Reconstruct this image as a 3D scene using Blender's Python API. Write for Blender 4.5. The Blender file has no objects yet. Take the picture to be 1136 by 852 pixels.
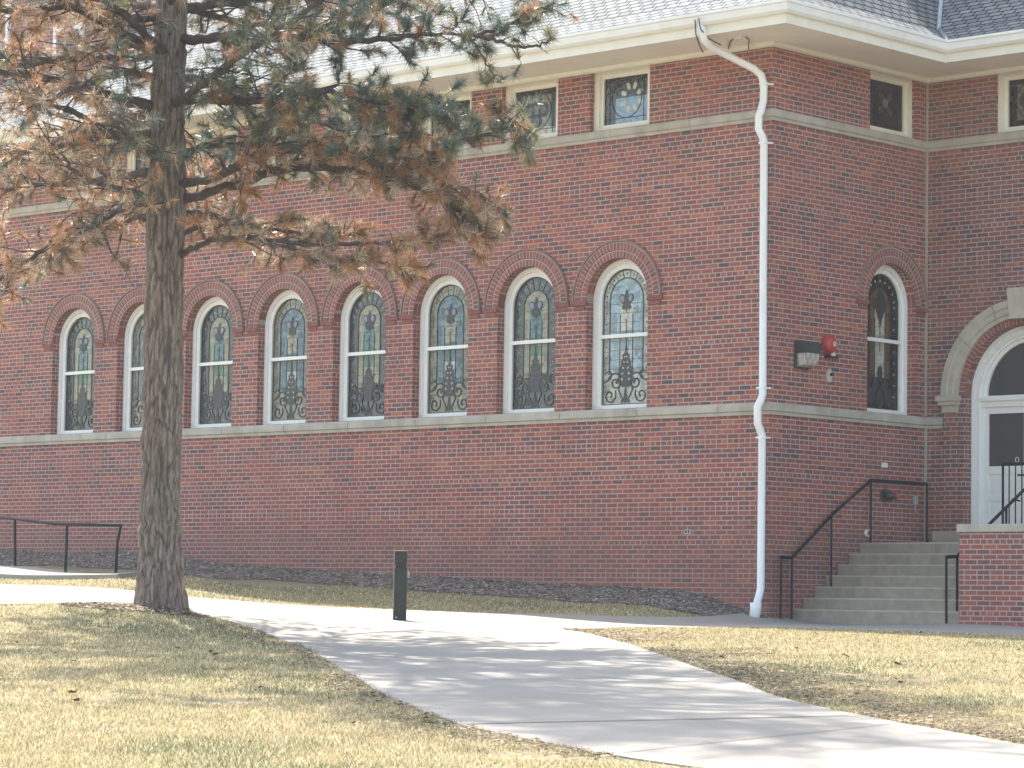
import bpy, bmesh, math, random
import numpy as np
from mathutils import Vector, Matrix, noise
from mathutils.geometry import delaunay_2d_cdt
from math import sin, cos, pi, radians, sqrt, atan2

random.seed(7); RNG = np.random.RandomState(11)
SC = bpy.context.scene
COL = SC.collection

# ------------------------------------------------------------------ camera
FPX, PITCH, ROLL = 3272.5, radians(4.35), radians(0.909)
F_ = Vector((0, cos(PITCH), sin(PITCH))); U0 = Vector((0, -sin(PITCH), cos(PITCH))); R0 = Vector((1, 0, 0))
R_ = R0*cos(ROLL) + U0*sin(ROLL); U_ = -R0*sin(ROLL) + U0*cos(ROLL)
cam = bpy.data.cameras.new('camera'); camo = bpy.data.objects.new('camera', cam); COL.objects.link(camo)
cam.sensor_width = 36.0; cam.lens = FPX/1136*36.0; cam.clip_start = 0.5; cam.clip_end = 2000
camo.matrix_world = Matrix(((R_.x, U_.x, -F_.x, 0), (R_.y, U_.y, -F_.y, 0), (R_.z, U_.z, -F_.z, 0), (0, 0, 0, 1)))
SC.camera = camo

# ------------------------------------------------------------------ light
SUN_AZ, SUN_EL = radians(-20), radians(52)      # azimuth from +Y towards +X
w = bpy.data.worlds.new('World'); SC.world = w; w.use_nodes = True
nt = w.node_tree; sky = nt.nodes.new('ShaderNodeTexSky'); sky.sky_type = 'NISHITA'; sky.sun_disc = False
sky.sun_elevation = SUN_EL; sky.sun_rotation = SUN_AZ % (2*pi); sky.dust_density = 1.6; sky.air_density = 1.0
bg = nt.nodes['Background']; wbn = nt.nodes.new('ShaderNodeMix'); wbn.data_type = 'RGBA'; wbn.blend_type = 'MULTIPLY'; wbn.inputs[0].default_value = 1; wbn.inputs[7].default_value = (1.08, 1.0, .86, 1)   # camera white balance a little warm
nt.links.new(sky.outputs[0], wbn.inputs[6]); nt.links.new(wbn.outputs[2], bg.inputs[0]); bg.inputs[1].default_value = 0.15
sl = bpy.data.lights.new('sun', 'SUN'); sl.energy = 3.6; sl.angle = radians(0.55); sl.color = (1.0, 0.94, 0.85)
so = bpy.data.objects.new('sun', sl); COL.objects.link(so)
SV = Vector((sin(SUN_AZ)*cos(SUN_EL), cos(SUN_AZ)*cos(SUN_EL), sin(SUN_EL)))
so.rotation_euler = SV.to_track_quat('Z', 'Y').to_euler(); so.location = (0, 0, 30)
SC.view_settings.view_transform = 'Standard'; SC.view_settings.look = 'None'
SC.view_settings.gamma = 1.0; SC.view_settings.exposure = 1.85
SC.render.engine = 'CYCLES'
VEIL_DENSITY = .00045

# ------------------------------------------------------------------ helpers
def unproj(px, py, Y):
    d = F_ + R_*((px-568)/FPX) - U_*((py-426)/FPX)
    return d*(Y/d.y)
def tag(o, label=None, cat=None, group=None, kind=None):
    if label: o['label'] = label
    if cat: o['category'] = cat
    if group: o['group'] = group
    if kind: o['kind'] = kind
    return o
def empty(name, loc=(0, 0, 0), rz=0, parent=None):
    o = bpy.data.objects.new(name, None); COL.objects.link(o); o.location = loc; o.rotation_euler = (0, 0, rz)
    o.empty_display_size = 0.2
    if parent: o.parent = parent
    return o
def copy_tree(o, parent=None):
    c = o.copy(); COL.objects.link(c); c.parent = parent
    for ch in list(o.children): copy_tree(ch, c)
    return c

class MB:
    """collects faces (with uv and material index) and links them as one mesh object"""
    def __init__(s): s.v = []; s.f = []; s.uv = []; s.mi = []; s.sm = []
    def face(s, pts, uv=None, mi=0, smooth=False):
        i = len(s.v); s.v += [tuple(p) for p in pts]; s.f.append(tuple(range(i, i+len(pts))))
        if uv is None:
            a = Vector(pts[0]); n = (Vector(pts[1])-a).cross(Vector(pts[2])-a)
            if n.length > 0: n.normalize()
            if abs(n.z) > .7: uv = [(p[0], p[1]) for p in pts]
            else:
                t = Vector((-n.y, n.x, 0)); t.normalize(); uv = [(Vector(p).dot(t), p[2]) for p in pts]
        s.uv += list(uv); s.mi.append(mi); s.sm.append(smooth)
    def box(s, x0, x1, y0, y1, z0, z1, mi=0):
        P = [(x0, y0, z0), (x1, y0, z0), (x1, y1, z0), (x0, y1, z0), (x0, y0, z1), (x1, y0, z1), (x1, y1, z1), (x0, y1, z1)]
        for q in ((0, 3, 2, 1), (4, 5, 6, 7), (0, 1, 5, 4), (1, 2, 6, 5), (2, 3, 7, 6), (3, 0, 4, 7)):
            s.face([P[i] for i in q], mi=mi)
    def prism(s, poly, y0, y1, mi=0, caps=(True, True)):
        """poly in (x,z), counter-clockwise seen from -y; y0 front, y1 back"""
        n = len(poly)
        if caps[0]: s.face([(x, y0, z) for x, z in poly], mi=mi)
        if caps[1]: s.face([(x, y1, z) for x, z in reversed(poly)], mi=mi)
        for i in range(n):
            a, b = poly[i], poly[(i+1) % n]
            s.face([(a[0], y0, a[1]), (a[0], y1, a[1]), (b[0], y1, b[1]), (b[0], y0, b[1])], mi=mi)
    def tube(s, pts, rad, n=8, mi=0, caps=True, smooth=True, rect=None):
        pts = [Vector(p) for p in pts]
        if not hasattr(rad, '__len__'): rad = [rad]*len(pts)
        rings = []; up = Vector((0, 0, 1)); prev = None
        for i, p in enumerate(pts):
            a = pts[max(0, i-1)]; b = pts[min(len(pts)-1, i+1)]; t = (b-a)
            if t.length < 1e-9: t = Vector((0, 0, 1))
            t.normalize()
            if prev is None:
                r = up if abs(t.dot(up)) < .9 else Vector((1, 0, 0))
                x = t.cross(r).normalized()
            else:
                x = prev - t*prev.dot(t)
                x = x.normalized() if x.length > 1e-6 else t.orthogonal().normalized()
            prev = x; y = t.cross(x)
            rings.append([p + (x*cos(2*pi*k/n+pi/n) + y*sin(2*pi*k/n+pi/n))*rad[i] for k in range(n)])
        i0 = len(s.v)
        for r in rings: s.v += [tuple(q) for q in r]
        L = 0
        for i in range(len(rings)-1):
            d = (pts[i+1]-pts[i]).length
            for k in range(n):
                k2 = (k+1) % n
                s.f.append((i0+i*n+k, i0+i*n+k2, i0+(i+1)*n+k2, i0+(i+1)*n+k)); s.mi.append(mi); s.sm.append(smooth)
                s.uv += [(k/n, L), ((k+1)/n, L), ((k+1)/n, L+d), (k/n, L+d)]
            L += d
        if caps:
            s.f.append(tuple(i0+k for k in reversed(range(n)))); s.uv += [(0, 0)]*n; s.mi.append(mi); s.sm.append(False)
            j = i0+(len(rings)-1)*n; s.f.append(tuple(j+k for k in range(n))); s.uv += [(0, 0)]*n; s.mi.append(mi); s.sm.append(False)
    def build(s, name, mats, parent=None, bevel=0):
        me = bpy.data.meshes.new(name); me.from_pydata(s.v, [], s.f)
        uvl = me.uv_layers.new(name='UVMap'); uvl.data.foreach_set('uv', np.array(s.uv, dtype=np.float32).ravel())
        if not isinstance(mats, (list, tuple)): mats = [mats]
        for m in mats: me.materials.append(m)
        me.polygons.foreach_set('material_index', s.mi); me.polygons.foreach_set('use_smooth', s.sm)
        me.update()
        o = bpy.data.objects.new(name, me); COL.objects.link(o)
        if parent: o.parent = parent
        if bevel:
            bm = bmesh.new(); bm.from_mesh(me); bmesh.ops.remove_doubles(bm, verts=bm.verts, dist=1e-5); bm.to_mesh(me); bm.free()
            b = o.modifiers.new('bevel', 'BEVEL'); b.width = bevel; b.segments = 2; b.limit_method = 'ANGLE'
        return o

# ------------------------------------------------------------------ materials
def newmat(name):
    m = bpy.data.materials.new(name); m.use_nodes = True; t = m.node_tree
    return m, t, t.nodes['Principled BSDF']
def nd(t, typ, **kw):
    n = t.nodes.new(typ)
    for k, v in kw.items():
        if k in n.inputs.keys() if hasattr(n.inputs, 'keys') else False: n.inputs[k].default_value = v
        else: setattr(n, k, v)
    return n
def ramp(t, src, stops, interp='LINEAR'):
    r = t.nodes.new('ShaderNodeValToRGB'); r.color_ramp.interpolation = interp
    e = r.color_ramp.elements
    while len(e) < len(stops): e.new(0.5)
    for i, (p, c) in enumerate(stops):
        e[i].position = p; e[i].color = tuple(c)+(1,) if len(c) == 3 else c
    t.links.new(src, r.inputs[0]); return r.outputs[0]
def mixc(t, a, b, fac, mode='MIX'):
    n = t.nodes.new('ShaderNodeMix'); n.data_type = 'RGBA'; n.blend_type = mode
    for sock, v in ((n.inputs['Factor'], fac), (n.inputs['A'] if False else n.inputs[6], a), (n.inputs[7], b)):
        if isinstance(v, (int, float)): sock.default_value = v
        elif isinstance(v, tuple): sock.default_value = v+(1,) if len(v) == 3 else v
        else: t.links.new(v, sock)
    return n.outputs[2]
def coord(t, kind='Object', scale=(1, 1, 1)):
    c = t.nodes.new('ShaderNodeTexCoord'); m = t.nodes.new('ShaderNodeMapping'); m.inputs['Scale'].default_value = scale
    t.links.new(c.outputs[kind], m.inputs[0]); return m.outputs[0]
def noise_n(t, vec, scale, detail=4, rough=.55):
    n = t.nodes.new('ShaderNodeTexNoise'); n.inputs['Scale'].default_value = scale
    n.inputs['Detail'].default_value = detail; n.inputs['Roughness'].default_value = rough
    t.links.new(vec, n.inputs['Vector']); return n.outputs['Fac']
def bump(t, bsdf, h, strength=.5, dist=.01):
    b = t.nodes.new('ShaderNodeBump'); b.inputs['Strength'].default_value = strength; b.inputs['Distance'].default_value = dist
    t.links.new(h, b.inputs['Height']); t.links.new(b.outputs[0], bsdf.inputs['Normal'])

def simple(name, colr, rough=.6, var=.12, nscale=6, metallic=0, bumps=0, spec=.5, dirt=None):
    m, t, b = newmat(name); v = coord(t); n = noise_n(t, v, nscale)
    lo = tuple(c*(1-var) for c in colr); hi = tuple(min(1, c*(1+var)) for c in colr)
    c = ramp(t, n, [(.3, lo), (.7, hi)])
    if dirt:
        n2 = noise_n(t, coord(t, scale=(1, 1, .25)), nscale*.6, 6, .7)
        c = mixc(t, c, dirt, ramp(t, n2, [(.52, (0, 0, 0)), (.75, (.7, .7, .7))]))
    t.links.new(c, b.inputs['Base Color']); b.inputs['Roughness'].default_value = rough
    b.inputs['Metallic'].default_value = metallic; b.inputs['Specular IOR Level'].default_value = spec
    if bumps: bump(t, b, noise_n(t, v, nscale*8, 5), bumps, .01)
    return m

def brick_mat(name, dark=0.05, bw=.21, rh=.0693, offset=.5, squash=.5, sqf=7, mortar=.0088, dusty=.11, red=1.0, vshift=0.0, stain=True):
    m, t, b = newmat(name)
    uv = t.nodes.new('ShaderNodeTexCoord'); mp = t.nodes.new('ShaderNodeMapping')
    t.links.new(uv.outputs['UV'], mp.inputs[0]); mp.inputs['Location'].default_value = (50.0, 50*rh*7+vshift, 0)
    wob = t.nodes.new('ShaderNodeTexNoise'); wob.inputs['Scale'].default_value = 9; t.links.new(uv.outputs['UV'], wob.inputs['Vector'])
    ms = t.nodes.new('ShaderNodeVectorMath'); ms.operation = 'MULTIPLY_ADD'
    t.links.new(wob.outputs['Color'], ms.inputs[0]); ms.inputs[1].default_value = (.008, .005, 0); t.links.new(mp.outputs[0], ms.inputs[2])
    br = t.nodes.new('ShaderNodeTexBrick'); br.offset = offset; br.offset_frequency = 2; br.squash = squash; br.squash_frequency = sqf
    br.inputs['Scale'].default_value = 1; br.inputs['Mortar Size'].default_value = mortar; br.inputs['Mortar Smooth'].default_value = .25
    br.inputs['Bias'].default_value = 0; br.inputs['Brick Width'].default_value = bw; br.inputs['Row Height'].default_value = rh
    br.inputs['Color1'].default_value = (0, 0, 0, 1); br.inputs['Color2'].default_value = (1, 1, 1, 1); br.inputs['Mortar'].default_value = (.5, .5, .5, 1)
    t.links.new(ms.outputs[0], br.inputs['Vector'])
    d = dark
    c = ramp(t, br.outputs['Color'], [(0.0, (.090, .062, .070)), (d, (.145, .076, .080)), (d+.14, (.215, .076, .072)), (.48, (.285, .080, .068)), (.72, (.335*red, .092, .070)), (.90, (.385*red, .115, .074)), (1.0, (.46*red, .150, .080))])
    ob = coord(t)
    n1 = noise_n(t, ob, .55, 4, .6)          # big blotches: redder or dustier areas
    c = mixc(t, c, (.235, .16, .155), ramp(t, n1, [(.35, (dusty*.15,)*3), (.7, (dusty*1.6,)*3)]))
    n3 = noise_n(t, ob, 60, 3, .7)
    n5 = noise_n(t, coord(t, scale=(1, 1, .09)), 1.9, 5, .65)      # long vertical rain streaks
    c = mixc(t, c, (.17, .085, .08), ramp(t, n5, [(.55, (0, 0, 0)), (.72, (.35, .35, .35))]))
    n8 = noise_n(t, coord(t, scale=(.45, .45, 1.5)), 1.0, 4, .6)          # batches of bricks laid from different firings
    c = mixc(t, c, (.155, .075, .085), ramp(t, n8, [(.50, (0, 0, 0)), (.66, (.38, .38, .38))]))
    c = mixc(t, c, (.42, .125, .070), ramp(t, n8, [(.34, (.30, .30, .30)), (.46, (0, 0, 0))]))
    n6 = noise_n(t, ob, 2.3, 6, .75)                                # pale salt bloom and repointed patches
    c = mixc(t, c, (.40, .30, .28), ramp(t, n6, [(.62, (0, 0, 0)), (.78, (.32, .32, .32))]))
    g0 = t.nodes.new('ShaderNodeSeparateXYZ'); t.links.new(uv.outputs['UV'], g0.inputs[0])
    n7 = noise_n(t, ob, .8, 4, .6); a7 = t.nodes.new('ShaderNodeMath'); a7.operation = 'MULTIPLY_ADD'; t.links.new(n7, a7.inputs[0]); a7.inputs[1].default_value = -3.2; t.links.new(g0.outputs['Y'], a7.inputs[2])
    c = mixc(t, c, (.34, .085, .06), ramp(t, a7.outputs[0], [(0.0, (.32,)*3), (.9, (0,)*3)]))     # fresher red brick low on the wall
    c = mixc(t, c, (.11, .06, .055), ramp(t, n3, [(.45, (0, 0, 0)), (.8, (.5, .5, .5))]))
    mort = ramp(t, noise_n(t, ob, 1.1, 4), [(.3, (.35, .285, .26)), (.7, (.46, .39, .355))])
    c = mixc(t, c, mort, br.outputs['Fac'])
    if stain:
        # soot and damp near the ground: real dirt with a ragged edge
        g = t.nodes.new('ShaderNodeSeparateXYZ'); t.links.new(uv.outputs['UV'], g.inputs[0])
        n4 = noise_n(t, ob, 1.6, 5, .65)
        ad = t.nodes.new('ShaderNodeMath'); ad.operation = 'MULTIPLY_ADD'; t.links.new(n4, ad.inputs[0]); ad.inputs[1].default_value = -1.9; t.links.new(g.outputs['Y'], ad.inputs[2])
        f = ramp(t, ad.outputs[0], [(0.0, (.30,)*3), (.55, (0,)*3)])
        c = mixc(t, c, (.16, .10, .085), f)
    t.links.new(c, b.inputs['Base Color']); b.inputs['Roughness'].default_value = .88
    inv = t.nodes.new('ShaderNodeMath'); inv.operation = 'SUBTRACT'; inv.inputs[0].default_value = 1; t.links.new(br.outputs['Fac'], inv.inputs[1])
    nn = t.nodes.new('ShaderNodeMath'); nn.operation = 'MULTIPLY_ADD'; t.links.new(n3, nn.inputs[0]); nn.inputs[1].default_value = .5; t.links.new(inv.outputs[0], nn.inputs[2])
    bump(t, b, nn.outputs[0], .8, .007)
    return m

M = {}
M['brick'] = brick_mat('brick_red')
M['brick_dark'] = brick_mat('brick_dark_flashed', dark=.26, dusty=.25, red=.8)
M['brick_ring'] = brick_mat('brick_rowlock', bw=.1275, offset=0, squash=1, sqf=1, dark=.16, dusty=.3, red=.9, stain=False, mortar=.008)
M['brick_pier'] = brick_mat('brick_pier', dark=.18, dusty=.2, red=1.05, stain=False)
M['brick_shelf'] = simple('brick_block', (.225, .088, .072), .85, .2, 20, bumps=.3)
M['stone'] = simple('limestone_band', (.42, .385, .33), .85, .16, 3.5, bumps=.25, dirt=(.27, .24, .20))
M['stone_arch'] = simple('limestone_arch', (.47, .43, .36), .85, .12, 5, bumps=.2, dirt=(.33, .30, .25))
M['drip'] = simple('drip_mould', (.27, .18, .16), .9, .15, 9, bumps=.3)
M['white'] = simple('white_paint', (.80, .80, .79), .45, .03, 9, bumps=.05)
M['cream'] = simple('cream_paint', (.80, .78, .715), .5, .04, 5, bumps=.05)
M['soffit'] = simple('soffit_paint', (.84, .80, .73), .7, .03, 2, bumps=.05, dirt=(.74, .68, .60))
M['gutter'] = simple('gutter_paint', (.84, .85, .85), .35, .03, 3, dirt=(.72, .66, .58))
M['pipe'] = simple('downspout_paint', (.83, .84, .86), .35, .03, 7, dirt=(.72, .66, .60))
M['iron'] = simple('black_iron', (.012, .014, .018), .6, .2, 14, spec=.25, dirt=(.05, .045, .04))
M['step'] = simple('step_concrete', (.30, .262, .215), .9, .14, 6, bumps=.4, dirt=(.17, .16, .14))
M['step_edge'] = simple('step_worn_edge', (.40, .355, .30), .85, .1, 6, bumps=.3)
M['lead'] = simple('lead_came', (.035, .042, .048), .4, .3, 20)
M['lamp_metal'] = simple('bronze_metal', (.045, .05, .05), .5, .15, 10)
M['bell_red'] = simple('bell_red', (.42, .045, .05), .4, .12, 12, dirt=(.30, .05, .05))
M['black'] = simple('black_plastic', (.02, .02, .022), .45, .2, 12)
M['flash'] = simple('zinc_flashing', (.42, .50, .56), .45, .1, 6)
M['grey_metal'] = simple('grey_metal', (.35, .36, .37), .45, .1, 12)
M['wood_dark'] = simple('painted_timber', (.018, .021, .019), .6, .25, 14, bumps=.2)

def glass_paint(name, colr, var=.35, rough=.13, sc=26, spec=.6):
    m, t, b = newmat(name); v = coord(t)
    vo = t.nodes.new('ShaderNodeTexVoronoi'); vo.inputs['Scale'].default_value = 11; t.links.new(v, vo.inputs['Vector'])
    sp = t.nodes.new('ShaderNodeSeparateColor'); t.links.new(vo.outputs['Color'], sp.inputs[0])
    c = ramp(t, sp.outputs[0], [(0, tuple(x*(1-var) for x in colr)), (1, tuple(min(1, x*(1+var)) for x in colr))])
    n = noise_n(t, v, sc, 4, .6)
    c = mixc(t, c, tuple(x*.45 for x in colr), ramp(t, n, [(.45, (0,)*3), (.75, (.8,)*3)]))
    t.links.new(c, b.inputs['Base Color']); b.inputs['Roughness'].default_value = rough; b.inputs['Specular IOR Level'].default_value = spec
    bump(t, b, noise_n(t, v, 12, 3), .6, .015)
    return m
GL = {
 'slate': glass_paint('glass_slate', (.050, .064, .074)), 'cream': glass_paint('glass_cream', (.24, .235, .17)),
 'tan': glass_paint('glass_tan', (.205, .20, .155)), 'teal': glass_paint('glass_teal', (.055, .14, .17), .5),
 'green': glass_paint('glass_green', (.06, .17, .11), .5), 'blue': glass_paint('glass_blue', (.07, .14, .19), .6),
 'lilac': glass_paint('glass_lilac', (.20, .19, .30)), 'brown': glass_paint('glass_brown', (.13, .085, .055)),
 'daylight_blue': glass_paint('glass_daylight_blue', (.20, .33, .50), .12), 'pearl': glass_paint('glass_pearl', (.46, .46, .40), .2),
 'dark': glass_paint('glass_dark', (.020, .022, .024)), 'pale': glass_paint('glass_pale', (.36, .38, .34), .4), 'sky_reflect': glass_paint('glass_sky_reflection', (.25, .35, .42), .4)}
m_, t_, b_ = newmat('window_glass'); b_.inputs['Base Color'].default_value = (.065, .072, .078, 1); b_.inputs['Roughness'].default_value = .06
M['dglass'] = m_; m_.node_tree.nodes['Principled BSDF'].inputs['Specular IOR Level'].default_value = .5
m_, t_, b_ = newmat('frosted_lens'); b_.inputs['Base Color'].default_value = (.55, .52, .47, 1); b_.inputs['Roughness'].default_value = .3
t_.links.new(ramp(t_, noise_n(t_, coord(t_, scale=(9, 9, 1)), 4, 2), [(.35, (.25, .23, .2)), (.65, (.62, .60, .56))]), b_.inputs['Base Color'])
M['lens'] = m_

# slate / shingle roof
def roof_mat():
    m, t, b = newmat('slate_shingles')
    uv = t.nodes.new('ShaderNodeTexCoord')
    br = t.nodes.new('ShaderNodeTexBrick'); br.inputs['Scale'].default_value = 1; br.inputs['Brick Width'].default_value = .23; br.inputs['Row Height'].default_value = .135
    br.inputs['Mortar Size'].default_value = .014; br.inputs['Mortar Smooth'].default_value = .1; br.inputs['Color1'].default_value = (0, 0, 0, 1); br.inputs['Color2'].default_value = (1, 1, 1, 1)
    br.inputs['Mortar'].default_value = (.5, .5, .5, 1); t.links.new(uv.outputs['UV'], br.inputs['Vector'])
    c = ramp(t, br.outputs['Color'], [(0, (.15, .18, .20)), (.5, (.205, .228, .245)), (1, (.27, .275, .275))])
    n = noise_n(t, coord(t), 1.2, 5); c = mixc(t, c, (.19, .19, .175), ramp(t, n, [(.4, (0,)*3), (.75, (.6,)*3)]))
    c = mixc(t, c, (.012, .014, .016), br.outputs['Fac']); t.links.new(c, b.inputs['Base Color']); b.inputs['Roughness'].default_value = .85; b.inputs['Specular IOR Level'].default_value = .1
    inv = t.nodes.new('ShaderNodeMath'); inv.operation = 'SUBTRACT'; inv.inputs[0].default_value = 1; t.links.new(br.outputs['Fac'], inv.inputs[1])
    bump(t, b, inv.outputs[0], .8, .012)
    return m
M['roof'] = roof_mat()

def concrete_mat():
    m, t, b = newmat('path_concrete'); v = coord(t)
    n1 = noise_n(t, v, .7, 5, .6); n2 = noise_n(t, v, 70, 3, .8); n3 = noise_n(t, v, 5, 6, .7)
    c = ramp(t, n1, [(.3, (.255, .237, .208)), (.7, (.325, .303, .268))])
    c = mixc(t, c, (.20, .185, .165), ramp(t, n2, [(.5, (0,)*3), (.8, (.5,)*3)]))
    n4 = noise_n(t, v, 2.2, 8, .8); c = mixc(t, c, (.15, .135, .115), ramp(t, n4, [(.64, (0,)*3), (.74, (.55,)*3)]))
    c = mixc(t, c, (.23, .21, .185), ramp(t, n3, [(.58, (0,)*3), (.8, (.6,)*3)]))
    t.links.new(c, b.inputs['Base Color']); b.inputs['Roughness'].default_value = .9
    bump(t, b, n2, .3, .004); return m
M['path'] = concrete_mat()

def ground_mat():
    m, t, b = newmat('winter_lawn_soil'); v = coord(t)
    n1 = noise_n(t, v, .9, 6, .65); n2 = noise_n(t, v, 34, 5, .75); n3 = noise_n(t, v, .35, 4, .6)
    straw = ramp(t, n2, [(.3, (.16, .125, .07)), (.5, (.29, .235, .13)), (.7, (.42, .36, .22))])
    green = ramp(t, n2, [(.3, (.10, .105, .05)), (.7, (.22, .22, .11))])
    c = mixc(t, straw, green, ramp(t, n1, [(.46, (0,)*3), (.66, (.75,)*3)]))
    c = mixc(t, c, (.13, .10, .07), ramp(t, n3, [(.56, (0,)*3), (.72, (.7,)*3)]))
    t.links.new(c, b.inputs['Base Color']); b.inputs['Roughness'].default_value = .95
    bump(t, b, n2, .9, .03); return m
M['ground'] = ground_mat()

def attr_mat(name, rough=.6, transl=0.0, spec=.3, gloss=0):
    m, t, b = newmat(name); a = t.nodes.new('ShaderNodeAttribute'); a.attribute_name = 'Col'
    t.links.new(a.outputs['Color'], b.inputs['Base Color']); b.inputs['Roughness'].default_value = rough; b.inputs['Specular IOR Level'].default_value = spec
    if transl:
        tr = t.nodes.new('ShaderNodeBsdfTranslucent'); t.links.new(a.outputs['Color'], tr.inputs[0])
        mx = t.nodes.new('ShaderNodeMixShader'); mx.inputs[0].default_value = transl
        t.links.new(b.outputs[0], mx.inputs[1]); t.links.new(tr.outputs[0], mx.inputs[2]); t.links.new(mx.outputs[0], t.nodes['Material Output'].inputs[0])
    return m
M['blade'] = attr_mat('grass_blade', .5, .35, .35)
M['needle'] = attr_mat('pine_needle', .34, .35, .7)
M['chip'] = attr_mat('wood_chip', .85, 0, .2)
M['leaf'] = simple('dry_leaf', (.17, .085, .045), .7, .35, 40)

def bark_mat():
    m, t, b = newmat('pine_bark'); v = coord(t, scale=(1, 1, .22)); v2 = coord(t)
    n1 = noise_n(t, v, 30, 8, .78); n2 = noise_n(t, v2, 3, 4); 
    c = ramp(t, n1, [(.32, (.06, .046, .038)), (.44, (.19, .148, .122)), (.56, (.30, .245, .205)), (.72, (.46, .39, .335))])
    c = mixc(t, c, (.15, .10, .075), ramp(t, n2, [(.45, (0,)*3), (.7, (.45,)*3)]))
    a = t.nodes.new('ShaderNodeAttribute'); a.attribute_name = 'crack'
    c = mixc(t, c, (.045, .034, .028), a.outputs['Fac'])
    t.links.new(c, b.inputs['Base Color']); b.inputs['Roughness'].default_value = .9; bump(t, b, n1, .9, .02); return m
M['bark'] = bark_mat()
M['twig'] = simple('twig_bark', (.075, .062, .055), .85, .35, 9, bumps=.4)

# ------------------------------------------------------------------ building frame
YAW = radians(46.755)
K = Vector((3.678, 42.0, 0)); RZ = -(pi/2-YAW)
E1 = Vector((sin(YAW), -cos(YAW), 0)); E2 = Vector((cos(YAW), sin(YAW), 0))
def W(x, y, z=0): return K + E1*x + E2*y + Vector((0, 0, z))
def loc(P): d = P-K; return d.dot(E1), d.dot(E2)
def wall_foot(px, py):
    d = F_ + R_*((px-568)/FPX) - U_*((py-426)/FPX); tt = K.dot(E2)/d.dot(E2); return d*tt

# ------------------------------------------------------------------ terrain (thin plate spline through surveyed heights)
ctl = [unproj(*p) for p in [(0,852,17.4),(284,852,17.4),(568,852,17.4),(852,852,17.4),(1136,852,17.3),
 (0,792,20.6),(568,802,20.6),(1136,808,20.6),
 (0,745,24.8),(284,750,24.8),(568,760,24.8),(852,764,24.8),(1136,769,24.8),
 (0,706,30.5),(150,706,30.5),(250,711,30.5),(330,715,31),(420,768,23.8),(260,692,33.3),(215,681,34.6),
 (568,703,34.3),(700,715,32.3),(850,770,24.4),(1136,828,19.3),(1136,735,29),(1000,720,31.5),
 (870,697,37),(1136,706,36),(1000,700,37),(620,697,37.2),(835,687,41.5),(878,688.5,42.2),(1065,692,40.6),(1136,694.5,40),
 (443,689,38),(600,682,39.8),(760,686,40.3),(380,675,41.3),(200,665,43),(0,649,45),(-120,637,47),(0,676,37.5),(100,674,36.6),(176,673,35),
 (300,655,44.5),(200,638,46.3),(0,632,48),(300,702,33)]]
ctl += [wall_foot(*p) for p in [(0,609),(134,612),(225,622),(380,634),(500,641),(640,649),(760,656),(800,667)]]
def foot_off(px, py, off):
    d = F_ + R_*((px-568)/FPX) - U_*((py-426)/FPX); tt = (K-E2*off).dot(E2)/d.dot(E2); return d*tt
ctl += [foot_off(x, y, 1.3) for x, y in [(0,628),(100,630),(200,637),(300,643),(400,650),(500,657.5),(640,668),(740,675)]]
ctl += [foot_off(x, y, 2.4) for x, y in [(200,648),(300,655),(400,662),(500,669),(640,678)]]
ctl += [Vector(p) for p in [(0,0,-1.6),(-8,0,-1.55),(8,0,-1.65),(-10,9,-1.2),(10,9,-1.3),(14,40,-.2),(-16,30,-.1),(-16,45,.35),(-6,60,1.0)]]
CP = np.array([[p.x, p.y, p.z] for p in ctl])
def _U(r2): return np.where(r2 > 1e-12, r2*np.log(r2+1e-12), 0)
def _fit():
    n = len(CP); d2 = ((CP[:, None, :2]-CP[None, :, :2])**2).sum(-1)
    A = np.zeros((n+3, n+3)); A[:n, :n] = _U(d2)+np.eye(n)*.25; A[:n, n] = 1; A[:n, n+1:] = CP[:, :2]; A[n, :n] = 1; A[n+1:, :n] = CP[:, :2].T
    return np.linalg.solve(A, np.concatenate([CP[:, 2], [0, 0, 0]]))
TW = _fit()
def hgt(X, Y):
    X = np.atleast_1d(np.asarray(X, float)); Y = np.atleast_1d(np.asarray(Y, float))
    Xc = np.clip(X, -14, 14); Yc = np.clip(Y, 0, 56)
    out = np.zeros(X.shape)
    for i in range(len(CP)): out += TW[i]*_U((Xc-CP[i, 0])**2+(Yc-CP[i, 1])**2)
    return out + TW[-3] + TW[-2]*Xc + TW[-1]*Yc
def h1(x, y): return float(hgt(x, y)[0])
def hit(px, py, y0=15, y1=60):
    d = F_ + R_*((px-568)/FPX) - U_*((py-426)/FPX); d = d/d.y
    Ys = np.arange(y0, y1, .05); z = hgt(d.x*Ys, Ys); k = np.argmax(d.z*Ys <= z)
    Y = Ys[k]; return Vector((d.x*Y, Y, float(z[k])))

xs = np.concatenate([np.array([-600,-250,-120,-60,-35,-22,-17]), np.arange(-14, 14.01, .16), np.array([17,22,35,60,120,250,600])])
ys = np.concatenate([np.array([-600,-200,-80,-30,-12,-4,0,4,8,11]), np.arange(13, 56.01, .16), np.array([60,70,90,130,250,600])])
GX, GY = np.meshgrid(xs, ys); GZ = hgt(GX.ravel(), GY.ravel())
nx, ny = len(xs), len(ys)
me = bpy.data.meshes.new('ground'); V = np.stack([GX.ravel(), GY.ravel(), GZ], 1)
idx = (np.arange(ny-1)[:, None]*nx+np.arange(nx-1)[None]).ravel()
me.from_pydata(V.tolist(), [], np.stack([idx, idx+1, idx+nx+1, idx+nx], 1).tolist()); me.materials.append(M['ground'])
me.polygons.foreach_set('use_smooth', [True]*len(me.polygons))
go = bpy.data.objects.new('ground', me); COL.objects.link(go); tag(go, 'winter lawn ground rising gently towards the brick building', None, None, 'structure')

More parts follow.
